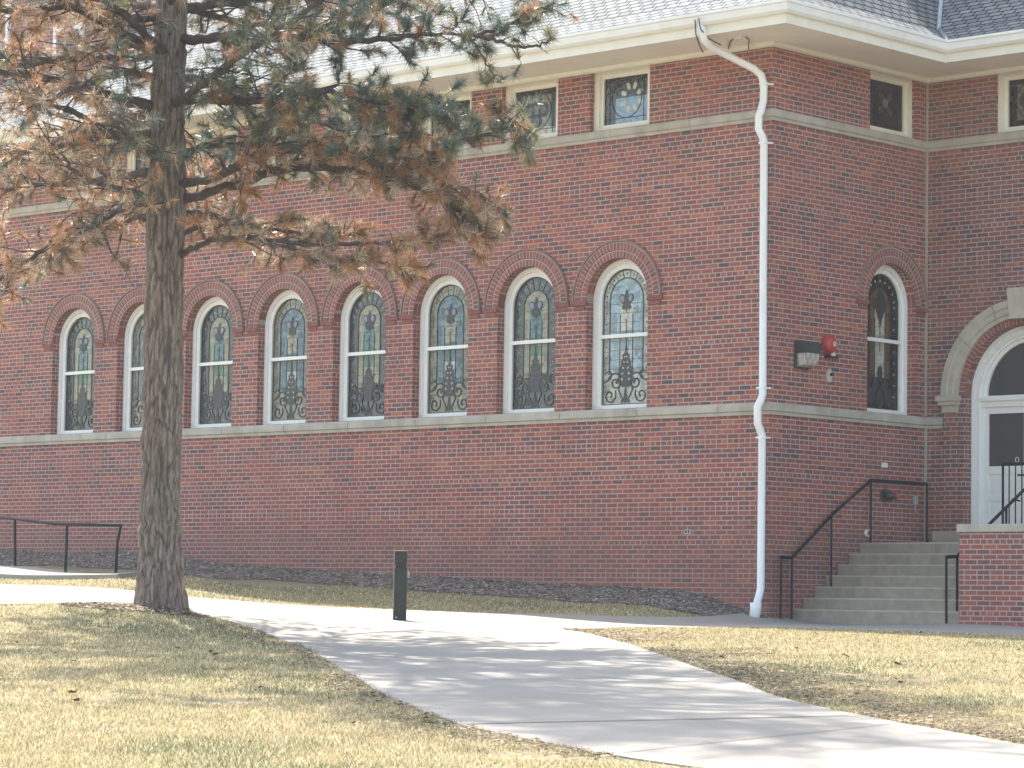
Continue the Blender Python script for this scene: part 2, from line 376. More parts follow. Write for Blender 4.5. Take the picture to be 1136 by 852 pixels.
# ------------------------------------------------------------------ paths
def P2(pts): return [(p.x, p.y) for p in (hit(*q) for q in pts)]
left_edge = P2([(225,683.5),(260,692),(290,701),(330,716),(372,740),(420,769),(465,789),(510,806),(575,820),(640,833),(700,843)])
right_edge = P2([(624,699.5),(660,706),(700,716),(770,741),(850,770),(930,790),(1000,804),(1136,828)])
far = [tuple(unproj(-150,634,47.3).xy), tuple(unproj(0,649,45).xy), tuple(unproj(130,657,44).xy), tuple(unproj(250,666,42.9).xy)] + P2([(380,675),(490,679),(600,682.5),(700,684.5),(760,686)])
far += [tuple(W(-.2, -.36).xy), tuple(W(.05, -.22).xy), tuple(W(.05, .62).xy), tuple(W(2.9, .62).xy), tuple(W(6.5, .5).xy)]
near_r = P2([(1136,706),(1000,701),(870,697.5),(760,697),(680,697)])
e1 = unproj(1400, 714, 34.0)
bot = [(5.6, 16.5), (7.2, 14.4), (4.6, 12.6), (2.5, 15.0)]
near_l = [tuple(unproj(190,680,35.9).xy), tuple(unproj(120,678,36.8).xy), tuple(unproj(0,677,37.6).xy), tuple(unproj(-180,676,39).xy)]
poly = far + [(e1.x+.3, e1.y+2.6), (e1.x, e1.y)] + near_r + right_edge + bot + list(reversed(left_edge)) + near_l
def inpoly(X, Y, P):
    P = np.array(P); c = np.zeros(X.shape, bool); j = len(P)-1
    for i in range(len(P)):
        xi, yi = P[i]; xj, yj = P[j]
        c ^= ((yi > Y) != (yj > Y)) & (X < (xj-xi)*(Y-yi)/(yj-yi+1e-12)+xi); j = i
    return c
def densify(P, d=.3):
    o = []
    for i in range(len(P)):
        a = Vector(P[i]); b = Vector(P[(i+1) % len(P)]); n = max(1, int((b-a).length/d))
        for k in range(n): o.append(tuple(a.lerp(b, k/n)))
    return o
def drape(name, P, mat, lift, thick=.12, step=.28, label=None, kind='structure', parent=None):
    P = densify(P, step); n = len(P)
    A = np.array(P); X, Y = np.meshgrid(np.arange(A[:, 0].min(), A[:, 0].max(), step), np.arange(A[:, 1].min(), A[:, 1].max(), step))
    X = X.ravel(); Y = Y.ravel(); k = inpoly(X, Y, P)
    pts = [Vector(p) for p in P] + [Vector((x, y)) for x, y in zip(X[k], Y[k])]
    vs, es, fs, *_ = delaunay_2d_cdt(pts, [], [list(range(n))], 1, 1e-4)
    zz = hgt([v.x for v in vs], [v.y for v in vs])+lift
    mb_v = [(v.x, v.y, z) for v, z in zip(vs, zz)]; fcs = [tuple(f) for f in fs]
    # skirt
    zb = hgt(A[:, 0], A[:, 1])
    o = len(mb_v); mb_v += [(P[i][0], P[i][1], zb[i]+lift) for i in range(n)] + [(P[i][0], P[i][1], zb[i]+lift-thick) for i in range(n)]
    for i in range(n): j = (i+1) % n; fcs.append((o+i, o+n+i, o+n+j, o+j))
    m = bpy.data.meshes.new(name); m.from_pydata(mb_v, [], fcs); m.materials.append(mat)
    ob = bpy.data.objects.new(name, m); COL.objects.link(ob)
    if parent: ob.parent = parent
    else: tag(ob, label, None, None, kind)
    return ob
path = drape('path', poly, M['path'], .012, .12, step=.22, label='pale concrete path curving across the lawn past the bollard to the steps')
# joints in the concrete
M['joint'] = simple('joint_dirt', (.13, .12, .10), .95, .3, 30)
def strip(pts, wdt):
    mb = MB()
    for a, b in zip(pts[:-1], pts[1:]):
        a = Vector(a); b = Vector(b); n = max(1, int((b-a).length/.25)); d = (b-a).normalized(); q = Vector((-d.y, d.x))*wdt/2
        for k in range(n):
            p0 = a.lerp(b, k/n); p1 = a.lerp(b, (k+1)/n)
            c = [(p0-q), (p1-q), (p1+q), (p0+q)]
            mb.face([(v.x, v.y, h1(v.x, v.y)+.0165) for v in c])
    return mb
for a, b, wd in [((512,806),(940,796),.035), ((400,757),(800,752),.012), ((330,714),(690,714),.012), ((690,838),(1000,804),.012)]:
    pa, pb = hit(*a), hit(*b); strip([(pa.x, pa.y), (pb.x, pb.y)], wd).build('joint', M['joint'], path)
# upper ramp at the left
RS = .6
rp = [tuple(unproj(-200,615,50.5+RS).xy), tuple(unproj(0,635,48+RS).xy), tuple(unproj(60,641,47+RS).xy), tuple(unproj(128,645.5,46.2+RS).xy), tuple(unproj(165,648,45.6+RS).xy),
      tuple(unproj(130,649,44.9+RS).xy), tuple(unproj(30,647,45.3+RS).xy), tuple(unproj(0,645,45.5+RS).xy), tuple(unproj(-200,632,47.5+RS).xy)]
ramp_ob = drape('ramp', rp, M['path'], .07, .18, label='narrow concrete ramp with a black railing left of the tree')

# ------------------------------------------------------------------ building
B = empty('church_building', K, RZ)
tag(B, 'red brick church hall with arched stained glass windows and white eaves', 'building')
ZB = -1.2; SILL0, SILL1 = 2.85, 2.99; BND0, BND1 = 7.09, 7.225; SOF = 8.2
SPR, RIN = 4.66, .61; WC = [-(2.915+i*1.8534) for i in range(8)]
def arch_pts(cx, r, zs, n=20, a0=pi, a1=0): return [(cx+r*cos(a0+(a1-a0)*k/n), zs+r*sin(a0+(a1-a0)*k/n)) for k in range(n+1)]
def wall_panel(mb, x0, x1, z0, z1, ops, depth, T, mi=0):
    """ops: (cx, hw, zb, zspring or ztop, arched). T maps (x, depth, z) to a local point"""
    cur = x0
    def q(a, b, c, d): 
        mb.face([T(a, 0, c), T(b, 0, c), T(b, 0, d), T(a, 0, d)], uv=[(a, c), (b, c), (b, d), (a, d)], mi=mi)
    for cx, hw, zb, zs, ar in sorted(ops):
        q(cur, cx-hw, z0, z1); cur = cx+hw
        if zb > z0+1e-4: q(cx-hw, cx+hw, z0, zb)
        tp = arch_pts(cx, hw, zs) if ar else [(cx-hw, zs), (cx+hw, zs)]
        for a, b in zip(tp[:-1], tp[1:]):
            if z1 > max(a[1], b[1])+1e-4: mb.face([T(a[0], 0, a[1]), T(b[0], 0, b[1]), T(b[0], 0, z1), T(a[0], 0, z1)], uv=[(a[0], a[1]), (b[0], b[1]), (b[0], z1), (a[0], z1)], mi=mi)
            mb.face([T(a[0], 0, a[1]), T(a[0], depth, a[1]), T(b[0], depth, b[1]), T(b[0], 0, b[1])], uv=[(0, a[0]*1.3), (depth, a[0]*1.3), (depth, b[0]*1.3), (0, b[0]*1.3)], mi=mi)
        for sgn, xx in ((-1, cx-hw), (1, cx+hw)):
            zt = zs
            mb.face([T(xx, 0, zb), T(xx, depth, zb), T(xx, depth, zt), T(xx, 0, zt)], uv=[(0, zb), (depth, zb), (depth, zt), (0, zt)], mi=mi)
        mb.face([T(cx-hw, 0, zb), T(cx+hw, 0, zb), T(cx+hw, depth, zb), T(cx-hw, depth, zb)], mi=mi)
    q(cur, x1, z0, z1)
TA = lambda x, d, z: (x, d, z)
TB = lambda x, d, z: (-d, x, z)
LB = 3.83
TC = lambda x, d, z: (x, LB+d, z)
DEP = .24
XL = -26.0
wa = MB()
wall_panel(wa, XL, 0, ZB, SILL0, [], DEP, TA)
wall_panel(wa, XL, 0, SILL0, BND0, [(c, RIN, SILL1, SPR, True) for c in WC], DEP, TA)
wall_panel(wa, XL, 0, BND0, SOF+.05, [(c, .595, BND1, SOF+.02, False) for c in WC], DEP, TA)
wa.build('wall', M['brick'], B)
wb = MB(); WBX = 2.945
wall_panel(wb, 0, LB, ZB, SILL0, [], DEP, TB)
wall_panel(wb, 0, LB, SILL0, BND0, [(WBX, RIN, SILL1, SPR, True)], DEP, TB)
wall_panel(wb, 0, LB, BND0, SOF+.05, [(WBX+.02, .6, BND1, SOF+.02, False)], DEP, TB)
wb.build('wall', M['brick'], B)
wc = MB(); DC, DR, DSP = 1.75, 1.03, 3.3; XR = 14.0
wall_panel(wc, 0, XR, ZB, BND0, [(DC, DR, 1.24, DSP, True)] + [(c, RIN, SILL1, SPR, True) for c in (6.0, 7.85, 9.7)], .34, TC)
wall_panel(wc, 0, XR, BND0, SOF+.05, [(c, .6, BND1, SOF+.02, False) for c in (1.82, 3.7, 5.5, 7.4)], DEP, TC)
wc.build('wall', M['brick_dark'], B)
# dark backs so the openings are closed
bk = MB(); bk.box(XL+.1, -.45, DEP+.02, DEP+.06, 2.8, SOF); bk.box(-DEP-.06, -DEP-.02, .5, LB, 2.8, SOF); bk.box(.1, XR, LB+.37, LB+.41, 1.1, SOF)
bk.build('inner_lining', M['black'], B)

# stone bands
def band_part(z0, z1, pr, mat):
    mb = MB()
    # profile: chamfered top and a thin drip under
    L = [(XL, 0, 'A')]
    prof = [(0.0, z1+.012), (pr*.75, z1), (pr, z1-.02), (pr, z0+.03), (pr*.55, z0+.012), (pr*.55, z0-.03), (0, z0-.03)]
    path_ = [(XL, 0), (0, 0), (0, LB), (None, None)]
    xe = .345 if z0 < 4 else XR
    def pt(i, o, z):
        if i == 0: return (XL, -o, z)
        if i == 1: return (o, -o, z)
        if i == 2: return (o, LB-o, z)
        return (xe, LB-o, z)
    for i in range(3):
        for (o0, za), (o1, zb_) in zip(prof[:-1], prof[1:]):
            mb.face([pt(i, o0, za), pt(i, o1, zb_), pt(i+1, o1, zb_), pt(i+1, o0, za)])
    mb.face([pt(3, o, z) for o, z in prof])
    return mb.build('stone_band', mat, B)
band_part(SILL0, SILL1, .055, M['stone']); band_part(BND0, BND1, .055, M['stone'])
for k in range(12):
    x = -.9-k*1.55
    jb = MB(); jb.box(x-.004, x+.004, -.0575, -.02, SILL0+.03, SILL1-.02); jb.build('band_joint', M['joint'], B)
    jb = MB(); jb.box(x-.6-.004, x-.6+.004, -.0575, -.02, BND0+.03, BND1-.02); jb.build('band_joint', M['joint'], B)
# control joint in the inner corner
cj = MB(); cj.box(-.03, .035, LB-.03, LB-.004, ZB, SILL0-.03); cj.box(.0005, .03, LB-.034, LB-.0045, SILL1+.02, BND0-.03); cj.box(.0005, .03, LB-.034, LB-.0045, BND1+.015, SOF)
cj.build('corner_joint', M['step_edge'], B)

# arch rings over windows
def ring(mb, cx, zs, r0, r1, y0, y1, T, mi=0, a0=pi, a1=0, n=36, under=True):
    for k in range(n):
        b0 = a0+(a1-a0)*k/n; b1 = a0+(a1-a0)*(k+1)/n; rm = (r0+r1)/2
        p = lambda r, a, y: T(cx+r*cos(a), y, zs+r*sin(a))
        uvv = (pi-b0)*rm, (pi-b1)*rm
        mb.face([p(r0, b0, y0), p(r0, b1, y0), p(r1, b1, y0), p(r1, b0, y0)], uv=[(0, uvv[0]), (0, uvv[1]), (r1-r0, uvv[1]), (r1-r0, uvv[0])], mi=mi)
        mb.face([p(r1, b0, y0), p(r1, b1, y0), p(r1, b1, y1), p(r1, b0, y1)], uv=[(0, uvv[0]), (0, uvv[1]), (.1, uvv[1]), (.1, uvv[0])], mi=mi)
        if under: mb.face([p(r0, b0, y1), p(r0, b1, y1), p(r0, b1, y0), p(r0, b0, y0)], uv=[(.1, uvv[0]), (.1, uvv[1]), (0, uvv[1]), (0, uvv[0])], mi=mi)
def window_arch(cx, T, skip_l=False, skip_r=False):
    mb = MB()
    ring(mb, cx, SPR, RIN+.001, RIN+.125, -.012, .0, T); ring(mb, cx, SPR, RIN+.127, RIN+.245, -.02, .0, T)
    ring(mb, cx, SPR, RIN+.247, RIN+.272, -.045, .0, T, mi=1)
    o = mb.build('brick_arch', [M['brick_ring'], M['drip']], B)
    for sg in (-1, 1):
        ib = MB()
        for (a, b_, z0, z1, pr) in ((RIN+.001, RIN+.29, SPR-.068, SPR-.004, .03), (RIN+.03, RIN+.24, SPR-.136, SPR-.073, .018)):
            x0, x1 = sorted((cx+sg*a, cx+sg*b_))
            P = [T(x0, -pr, z0), T(x1, -pr, z0), T(x1, -pr, z1), T(x0, -pr, z1), T(x0, 0, z0), T(x1, 0, z0), T(x1, 0, z1), T(x0, 0, z1)]
            for f in ((0, 1, 2, 3), (1, 5, 6, 2), (4, 0, 3, 7), (3, 2, 6, 7), (4, 5, 1, 0)): ib.face([P[i] for i in f])
        ib.build('impost', M['brick_shelf'], B)
for c in WC: window_arch(c, TA)
window_arch(WBX, TB)

# ---------------------------------------------------------------- stained glass windows (local: x across, y inward, z up, origin at opening centre on the wall face)
FD = .15        # depth of the frame face
GR = .465       # glass half width
def outline(hw, zb, zs, n=20): return [(-hw, zb), (hw, zb)] + list(reversed([(p[0], p[1]) for p in arch_pts(0, hw, zs, n)]))
def arch_band(mb, r_out, zb_out, r_in, zb_in, zs, y, mi=0, y2=None):
    """annulus between two arched outlines in plane y; y2 gives the depth of the inner edge step"""
    A_ = outline(r_out, zb_out, zs); C_ = outline(r_in, zb_in, zs); n = len(A_)
    for i in range(n):
        a, b = A_[i], A_[(i+1) % n]; c, d = C_[(i+1) % n], C_[i]
        if (Vector(a)-Vector(b)).length < 1e-6: continue
        mb.face([(a[0], y, a[1]), (b[0], y, b[1]), (c[0], y, c[1]), (d[0], y, d[1])], mi=mi)
        if y2: mb.face([(d[0], y, d[1]), (c[0], y, c[1]), (c[0], y2, c[1]), (d[0], y2, d[1])], mi=mi)
def ribbon(mb, pts, wd, y, mi=0):
    for a, b in zip(pts[:-1], pts[1:]):
        a = Vector(a); b = Vector(b)
        if (b-a).length < 1e-6: continue
        d = (b-a).normalized(); q = Vector((-d.y, d.x))*wd/2; a2 = a-d*wd*.25; b2 = b+d*wd*.25
        c = [a2-q, b2-q, b2+q, a2+q]
        mb.face([(p.x, y, p.y) for p in c], mi=mi)
        for i in range(4):
            u, v = c[i], c[(i+1) % 4]; mb.face([(u.x, y, u.y), (u.x, y+.006, u.y), (v.x, y+.006, v.y), (v.x, y, v.y)], mi=mi)
def blob(mb, pts, y, mi=0): mb.face([(x, y, z) for x, z in pts], mi=mi)
def circ(cx, cz, r, n=12, sx=1, sz=1, rot=0): return [(cx+cos(rot)*r*sx*cos(2*pi*k/n)-sin(rot)*r*sz*sin(2*pi*k/n), cz+sin(rot)*r*sx*cos(2*pi*k/n)+cos(rot)*r*sz*sin(2*pi*k/n)) for k in range(n)]
def spiral(cx, cz, r, turns, a0, sgn=1, n=26): return [(cx+sgn*r*(1-k/n*.85)*cos(a0+2*pi*turns*k/n), cz+r*(1-k/n*.85)*sin(a0+2*pi*turns*k/n)) for k in range(n+1)]
GY_ = FD+.075
def stained(kind):
    """returns (glass MB with material list, leading MB)"""
    g = MB(); l = MB()
    pal = {'A': ['slate', 'cream', 'teal', 'green', 'lilac', 'cream', 'slate'], 'B': ['tan', 'blue', 'cream', 'teal', 'lilac', 'pale', 'tan'],
           'P': ['pale', 'sky_reflect', 'pearl', 'sky_reflect', 'lilac', 'pearl', 'pale'], 'D': ['dark', 'brown', 'pearl', 'pearl', 'slate', 'pearl', 'dark']}[kind]  # P set: bright sky reflection painted in as pale glass colours
    zb = 3.06; ri = {'A': .255, 'B': .29, 'P': .33, 'D': .255}[kind]
    arch_band(g, GR, zb, ri, zb+.02, SPR, GY_, 0)
    # inner arch: outer band and middle column
    ci = .125
    for sg in (-1, 1):
        xa, xb = (-ri, -ci) if sg < 0 else (ci, ri)
        g.face([(xa, GY_, 3.08), (xb, GY_, 3.08), (xb, GY_, SPR), (xa, GY_, SPR)], mi=1)
    ap = arch_pts(0, ri, SPR, 20)
    for a, b in zip(ap[:-1], ap[1:]): g.face([(0, GY_, SPR), (b[0], GY_, b[1]), (a[0], GY_, a[1])], mi=1)
    g.face([(-ci, GY_, 3.9), (ci, GY_, 3.9), (ci, GY_, 4.2), (-ci, GY_, 4.2)], mi=3)
    g.face([(-ci, GY_, 4.2), (ci, GY_, 4.2), (ci, GY_, SPR), (-ci, GY_, SPR)], mi=2)
    g.face([(-ci, GY_, 3.08), (ci, GY_, 3.08), (ci, GY_, 3.9), (-ci, GY_, 3.9)], mi=5)
    g.face([(-ri-.001, GY_-.002, 3.075), (ri+.001, GY_-.002, 3.075), (ri+.001, GY_-.002, 3.55), (-ri-.001, GY_-.002, 3.55)], mi=0)
    y = GY_-.008; ws = .009
    ribbon(l, [(-ri, 3.55), (-ri, SPR)] + ap + [(ri, 3.55), (-ri, 3.55)], .018, y)
    o_ = arch_pts(0, GR-.012, SPR, 24); ribbon(l, [(-GR+.012, 3.08)] + o_ + [(GR-.012, 3.08), (-GR+.012, 3.08)], .022, y)
    for x in (-ci, ci): ribbon(l, [(x, 3.55), (x, SPR-.22)], ws, y)
    ribbon(l, [(0, 3.95), (0, 4.36)], ws*.8, y)
    for k in range(8): ribbon(l, [(-ri, 3.62+k*.14), (ri, 3.62+k*.14)], ws*.5, y+.001)
    for k in range(9):
        for sg in (-1, 1):
            zz = 3.2+k*.17; ribbon(l, [(sg*ri, zz), (sg*GR, zz)], .0035, y+.001)
    for k in range(1, 9):
        a = pi*k/9; ribbon(l, [(ri*cos(a), SPR+ri*sin(a)), (GR*cos(a), SPR+GR*sin(a))], .0035, y+.001)
    # small jewels in the border
    jm = 4 if kind != 'A' and kind != 'D' else 5
    for k in range(9):
        for sg in (-1, 1): 
            blob(g, circ(sg*(ri+GR)/2, 3.28+k*.17, .017, 6), GY_-.003, mi=jm) if kind in 'AD' else blob(l, circ(sg*(ri+GR)/2, 3.28+k*.17, .015, 6), GY_-.003)
    for k in range(9):
        a = pi*(k+.5)/9; (blob(g, circ((ri+GR)/2*cos(a), SPR+(ri+GR)/2*sin(a), .02, 6), GY_-.003, mi=jm) if kind in 'AD' else blob(l, circ((ri+GR)/2*cos(a), SPR+(ri+GR)/2*sin(a), .017, 6), GY_-.003))
    if kind != 'D':
        # fleur-de-lis
        fz = SPR-.0; k_ = 1.3
        blob(l, [(0, fz-.2), (.04, fz-.02), (.035, fz+.06), (0, fz+.17), (-.035, fz+.06), (-.04, fz-.02)], y-.002)
        for sg in (-1, 1):
            blob(l, circ(sg*.078, fz+.02, .064, 12, .85, 1.15, -sg*.4), y-.0015); blob(g, circ(sg*.080, fz+.018, .046, 10, .85, 1.15, -sg*.4), y-.0035, mi=4)
            blob(l, circ(sg*.045, fz-.10, .045, 10, .8, 1.2, sg*.6), y-.0015)
        ribbon(l, [(-.08, fz-.05), (.08, fz-.05)], .02, y-.003)
        # spade tower
        tw = [(0, 3.99), (.018, 3.92), (.028, 3.86), (.075, 3.82), (.06, 3.78), (.10, 3.72), (.095, 3.66), (.145, 3.62), (.13, 3.52), (.18, 3.46), (.12, 3.40), (.07, 3.34)]
        blob(l, tw + [(-x, z) for x, z in reversed(tw[1:])], y-.001)
        for k in range(5):
            for sg in (-1, 1): blob(g, circ(sg*(.02+.014*k), 3.80-.085*k, .013+.002*k, 7), y-.003, mi=5 if kind != 'A' else 0)
        # scrolls
        rib = .022 if kind != 'A' else .02
        for sg in (-1, 1):
            ribbon(l, spiral(sg*.20, 3.42, .15, 1.4, .3, sg), rib, y-.004); ribbon(l, spiral(sg*.31, 3.22, .125, 1.3, 2.6, sg), rib, y-.004)
            ribbon(l, [(0, 3.12), (sg*.08, 3.2), (sg*.14, 3.3), (sg*.10, 3.42)], rib*.9, y-.004)
            ribbon(l, [(sg*.40, 3.56), (sg*.33, 3.60), (sg*.27, 3.54), (sg*.31, 3.47), (sg*.43, 3.42)], rib*.8, y-.004)
            blob(l, circ(sg*.17, 3.42, .032, 8), y-.005); blob(l, circ(sg*.05, 3.14, .03, 8, 1, 1.6, sg*.7), y-.005)
        blob(l, [(0, 3.08), (.035, 3.16), (.02, 3.28), (0, 3.36), (-.02, 3.28), (-.035, 3.16)], y-.005)
        if kind == 'A':
            for k in range(26):
                a, b = RNG.uniform(-.42, .42), RNG.uniform(3.1, 3.62); blob(l, circ(a, b, RNG.uniform(.02, .04), 7, 1, 1.6, RNG.uniform(0, 3)), y+.001)
    else:
        blob(l, [(0, 4.30), (.05, 4.45), (.11, 4.55), (.12, 4.72), (.07, 4.82), (0, 4.90), (-.07, 4.82), (-.12, 4.72), (-.11, 4.55), (-.05, 4.45)], y-.002)
        for sg in (-1, 1): blob(l, circ(sg*.13, 4.66, .05, 9, .8, 1.5, 0), y-.002)
        blob(l, circ(0, 3.62, .09, 12, .8, 1.3), y-.002)
        for sg in (-1, 1): blob(l, circ(sg*.12, 3.45, .09, 10, .9, 1.2, sg*.4), y-.002); blob(l, circ(sg*.22, 3.26, .11, 10, 1, 1.3, sg*.3), y-.002)
        blob(l, circ(0, 3.24, .1, 10, 1, 1.6), y-.0025)
    return g, l, [GL[p] for p in pal]
def arched_window(kind):
    f = MB()
    arch_band(f, RIN-.002, SILL1+.012, RIN-.075, SILL1+.075, SPR, FD, 0, FD+.035)   # casing
    fr = f.build('window', M['white'], B)
    s = MB(); arch_band(s, RIN-.075, SILL1+.075, GR, 3.075, SPR, FD+.035, 0, FD+.07)
    s.build('sash', M['white'], fr)
    r = MB(); r.box(-GR-.01, GR+.01, FD+.01, FD+.06, 4.085, 4.14); r.build('meeting_rail', M['white'], fr)
    g, l, mats = stained(kind); g.build('stained_glass', mats, fr); l.build('leading', M['lead'], fr)
    return fr
protoA = arched_window('A'); protoB = arched_window('B'); protoP = arched_window('P'); protoD = arched_window('D')
protoP.location = (WC[0], 0, 0)
usedA = usedB = False
for i, c in enumerate(WC[1:]):
    if i % 2 == 0: o = protoA if not usedA else copy_tree(protoA, B); usedA = True
    else: o = protoB if not usedB else copy_tree(protoB, B); usedB = True
    o.location = (c, 0, 0)
for c in (6.0, 7.85, 9.7): o = copy_tree(protoA, B); o.location = (c, LB, 0)
protoD.location = (0, WBX, 0); protoD.rotation_euler = (0, 0, pi/2)

def small_window(kind):
    z0, z1 = BND1+.012, SOF
    def rect_band(mb, a, b, c, d, e, y, y2):
        # a half-width outer, b bottom, c top ; d inset
        O = [(-a, b), (a, b), (a, c), (-a, c)]; I = [(-a+d, b+e), (a-d, b+e), (a-d, c-d), (-a+d, c-d)]
        for i in range(4):
            j = (i+1) % 4; mb.face([(O[i][0], y, O[i][1]), (O[j][0], y, O[j][1]), (I[j][0], y, I[j][1]), (I[i][0], y, I[i][1])])
            mb.face([(I[i][0], y, I[i][1]), (I[j][0], y, I[j][1]), (I[j][0], y2, I[j][1]), (I[i][0], y2, I[i][1])])
    f = MB(); rect_band(f, .593, z0, z1, .10, .05, .09, .13); fr = f.build('upper_window', M['cream'], B)
    s = MB(); rect_band(s, .493, z0+.05, z1-.10, .055, .045, .13, .165); s.build('sash', M['cream'], fr)
    g = MB(); l = MB(); a, b, c = .44, z0+.09, z1-.15; yy = .165
    g.face([(-a, yy, b), (a, yy, b), (a, yy, c), (-a, yy, c)], mi=0)
    cz = (b+c)/2+.03
    if kind == 'blue':
        g.face([(-.22, yy-.002, b), (a, yy-.002, b), (a, yy-.002, b+.40), (-.22, yy-.002, b+.40)], mi=1)  # daylight from the opposite windows, painted as a flat blue panel
        for k in range(8):
            an = 2*pi*k/8+pi/8; blob(g, circ(.1+.17*cos(an), cz+.19*sin(an), .05, 9, 1.25, .8, an), yy-.004, mi=2)
    elif kind == 'quatre':
        g.face([(-.30, yy-.002, b+.1), (.30, yy-.002, b+.1), (.30, yy-.002, c-.08), (-.30, yy-.002, c-.08)], mi=3)
        for k in range(4):
            an = pi*k/2; blob(l, circ(.15*cos(an), cz+.17*sin(an), .12, 12), yy-.004)
            blob(g, circ(.15*cos(an), cz+.17*sin(an), .065, 10), yy-.006, mi=4)
        g.face([(-.1, yy-.003, b), (.42, yy-.003, b), (.42, yy-.003, b+.10), (.2, yy-.003, b+.13)], mi=5)
    else:
        for k in range(4):
            an = pi*k/2+pi/4; blob(g, circ(.16*cos(an), cz+.16*sin(an), .075, 10, 1.3, .8, an), yy-.003, mi=4)
        blob(g, circ(0, cz, .07, 10), yy-.004, mi=3); 
    for x in (-.34, .34): ribbon(l, [(x, b), (x, c)], .012, yy-.008)
    for z in (b+.09, c-.09): ribbon(l, [(-a, z), (a, z)], .012, yy-.008)
    ribbon(l, circ(.0, cz, .3, 20)+[circ(.0, cz, .3, 20)[0]], .014, yy-.009)
    g.build('stained_glass', [GL['dark'], GL['daylight_blue'], GL['pearl'], GL['tan'], GL['slate'], GL['pale']], fr); l.build('leading', M['lead'], fr)
    return fr
pb, pq, pk = small_window('blue'), small_window('quatre'), small_window('dark')
pb.location = (WC[0], 0, 0); pq.location = (WC[1], 0, 0); pk.location = (WC[2], 0, 0)
for i, c in enumerate(WC[3:]):
    o = copy_tree([pk, pq, pk, pq, pb][i % 5], B); o.location = (c, 0, 0)
o = copy_tree(pk, B); o.location = (0, WBX+.02, 0); o.rotation_euler = (0, 0, pi/2)
for i, c in enumerate((1.82, 3.7, 5.5, 7.4)): o = copy_tree([pq, pk][i % 2], B); o.location = (c, LB, 0)

# ---------------------------------------------------------------- eaves, gutter, roof
OV = 1.06
def eave_pt(i, o, z):      # path XL -> K corner -> inner corner -> XR, offset o outwards
    return [(XL, -o, z), (o, -o, z), (o, LB-o, z), (XR, LB-o, z)][i]
def sweep(prof, name, mat, ccap=True):
    mb = MB()
    for i in range(3):
        for (o0, za), (o1, zb_) in zip(prof[:-1], prof[1:]):
            mb.face([eave_pt(i, o0, za), eave_pt(i, o1, zb_), eave_pt(i+1, o1, zb_), eave_pt(i+1, o0, za)])
    return mb.build(name, mat, B)
sweep([(OV, SOF+.0), (-.0, SOF+.0)], 'soffit', M['soffit'])
sweep([(.055, SOF-.002), (.055, SOF-.055), (.02, SOF-.07), (0.001, SOF-.07)], 'bed_mould', M['cream'])
sweep([(OV-.01, SOF+.06), (OV+.0, SOF-.03), (OV+.03, SOF-.03), (OV+.03, SOF+.10), (OV+.05, SOF+.11)], 'fascia', M['cream'])
sweep([(OV+.035, SOF+.105), (OV+.10, SOF+.105), (OV+.135, SOF+.14), (OV+.15, SOF+.22), (OV+.175, SOF+.24), (OV+.175, SOF+.275), (OV+.155, SOF+.275), (OV+.15, SOF+.20), (OV+.04, SOF+.18)], 'gutter', M['gutter'])
RE = OV+.12; RZ0 = SOF+.25; SL, SB = .72, 1.1; FL = .60; FW = .5   # lower flare slope and width
rf = MB()
def roof_face(pts, uvdir):
    ux = Vector(uvdir[0]).normalized(); 
    n = (Vector(pts[1])-Vector(pts[0])).cross(Vector(pts[2])-Vector(pts[0])).normalized(); vy = n.cross(ux).normalized()
    if vy.z < 0: vy = -vy
    rf.face(pts, uv=[(Vector(p).dot(ux), Vector(p).dot(vy)) for p in pts])
z1 = RZ0+FL*FW; o1 = RE-FW; H = 7.0
# flare ring
for i in range(3):
    a = (1, 0, 0) if i != 1 else (0, 1, 0)
    roof_face([eave_pt(i, RE, RZ0), eave_pt(i+1, RE, RZ0), eave_pt(i+1, o1, z1), eave_pt(i, o1, z1)], [a])
# main planes; hip from K corner and valley from the inner corner run where A/C (slope SL) meets B (slope SB)
hx = lambda s: (o1-s*SL/SB, -o1+s); vx = lambda s: (o1-s*SL/SB, LB-o1+s)
roof_face([(XL, -o1, z1), (o1, -o1, z1), (*hx(H), z1+SL*H), (XL, -o1+H, z1+SL*H)], [(1, 0, 0)])
roof_face([(o1, -o1, z1), (o1, LB-o1, z1), (*vx(H), z1+SL*H), (*hx(H), z1+SL*H)], [(0, 1, 0)])
roof_face([(o1, LB-o1, z1), (XR, LB-o1, z1), (XR, LB-o1+H, z1+SL*H), (*vx(H), z1+SL*H)], [(1, 0, 0)])
rf.face([(XL, -o1+H, z1+SL*H), (hx(H)[0], -o1+H, z1+SL*H), (vx(H)[0], LB+8, z1+SL*H), (XL, LB+8, z1+SL*H)])
rf.face([(vx(H)[0], vx(H)[1], z1+SL*H), (XR, vx(H)[1], z1+SL*H), (XR, LB+14, z1+SL*H), (vx(H)[0], LB+14, z1+SL*H)])
roof = rf.build('roof', M['roof'], B)
fm = MB()
def vflash(a, b, wd, lift=.012):
    a = Vector(a); b = Vector(b); s_ = Vector((1, -1, 0)).normalized()*wd
    fm.face([a-s_*.9+Vector((0, 0, .03)), a+s_*.9+Vector((0, 0, .03)), b+s_*.9+Vector((0, 0, .06)), b-s_*.9+Vector((0, 0, .06))])
vflash((RE+.0, LB-RE, RZ0+lift_ if False else RZ0), (o1, LB-o1, z1), .12); vflash((o1, LB-o1, z1), (*vx(3.5), z1+SL*3.5), .05)
fm.tube([(o1, LB-o1, z1+.02), (*vx(3.5), z1+SL*3.5+.02)], .035, 6)
fm.build('valley_flashing', M['flash'], roof)
hp = MB(); hp.tube([(RE, -RE, RZ0+.02), (o1, -o1, z1+.03), (*hx(3), z1+SL*3+.03)], .04, 6); hp.build('hip_ridge', M['flash'], roof)

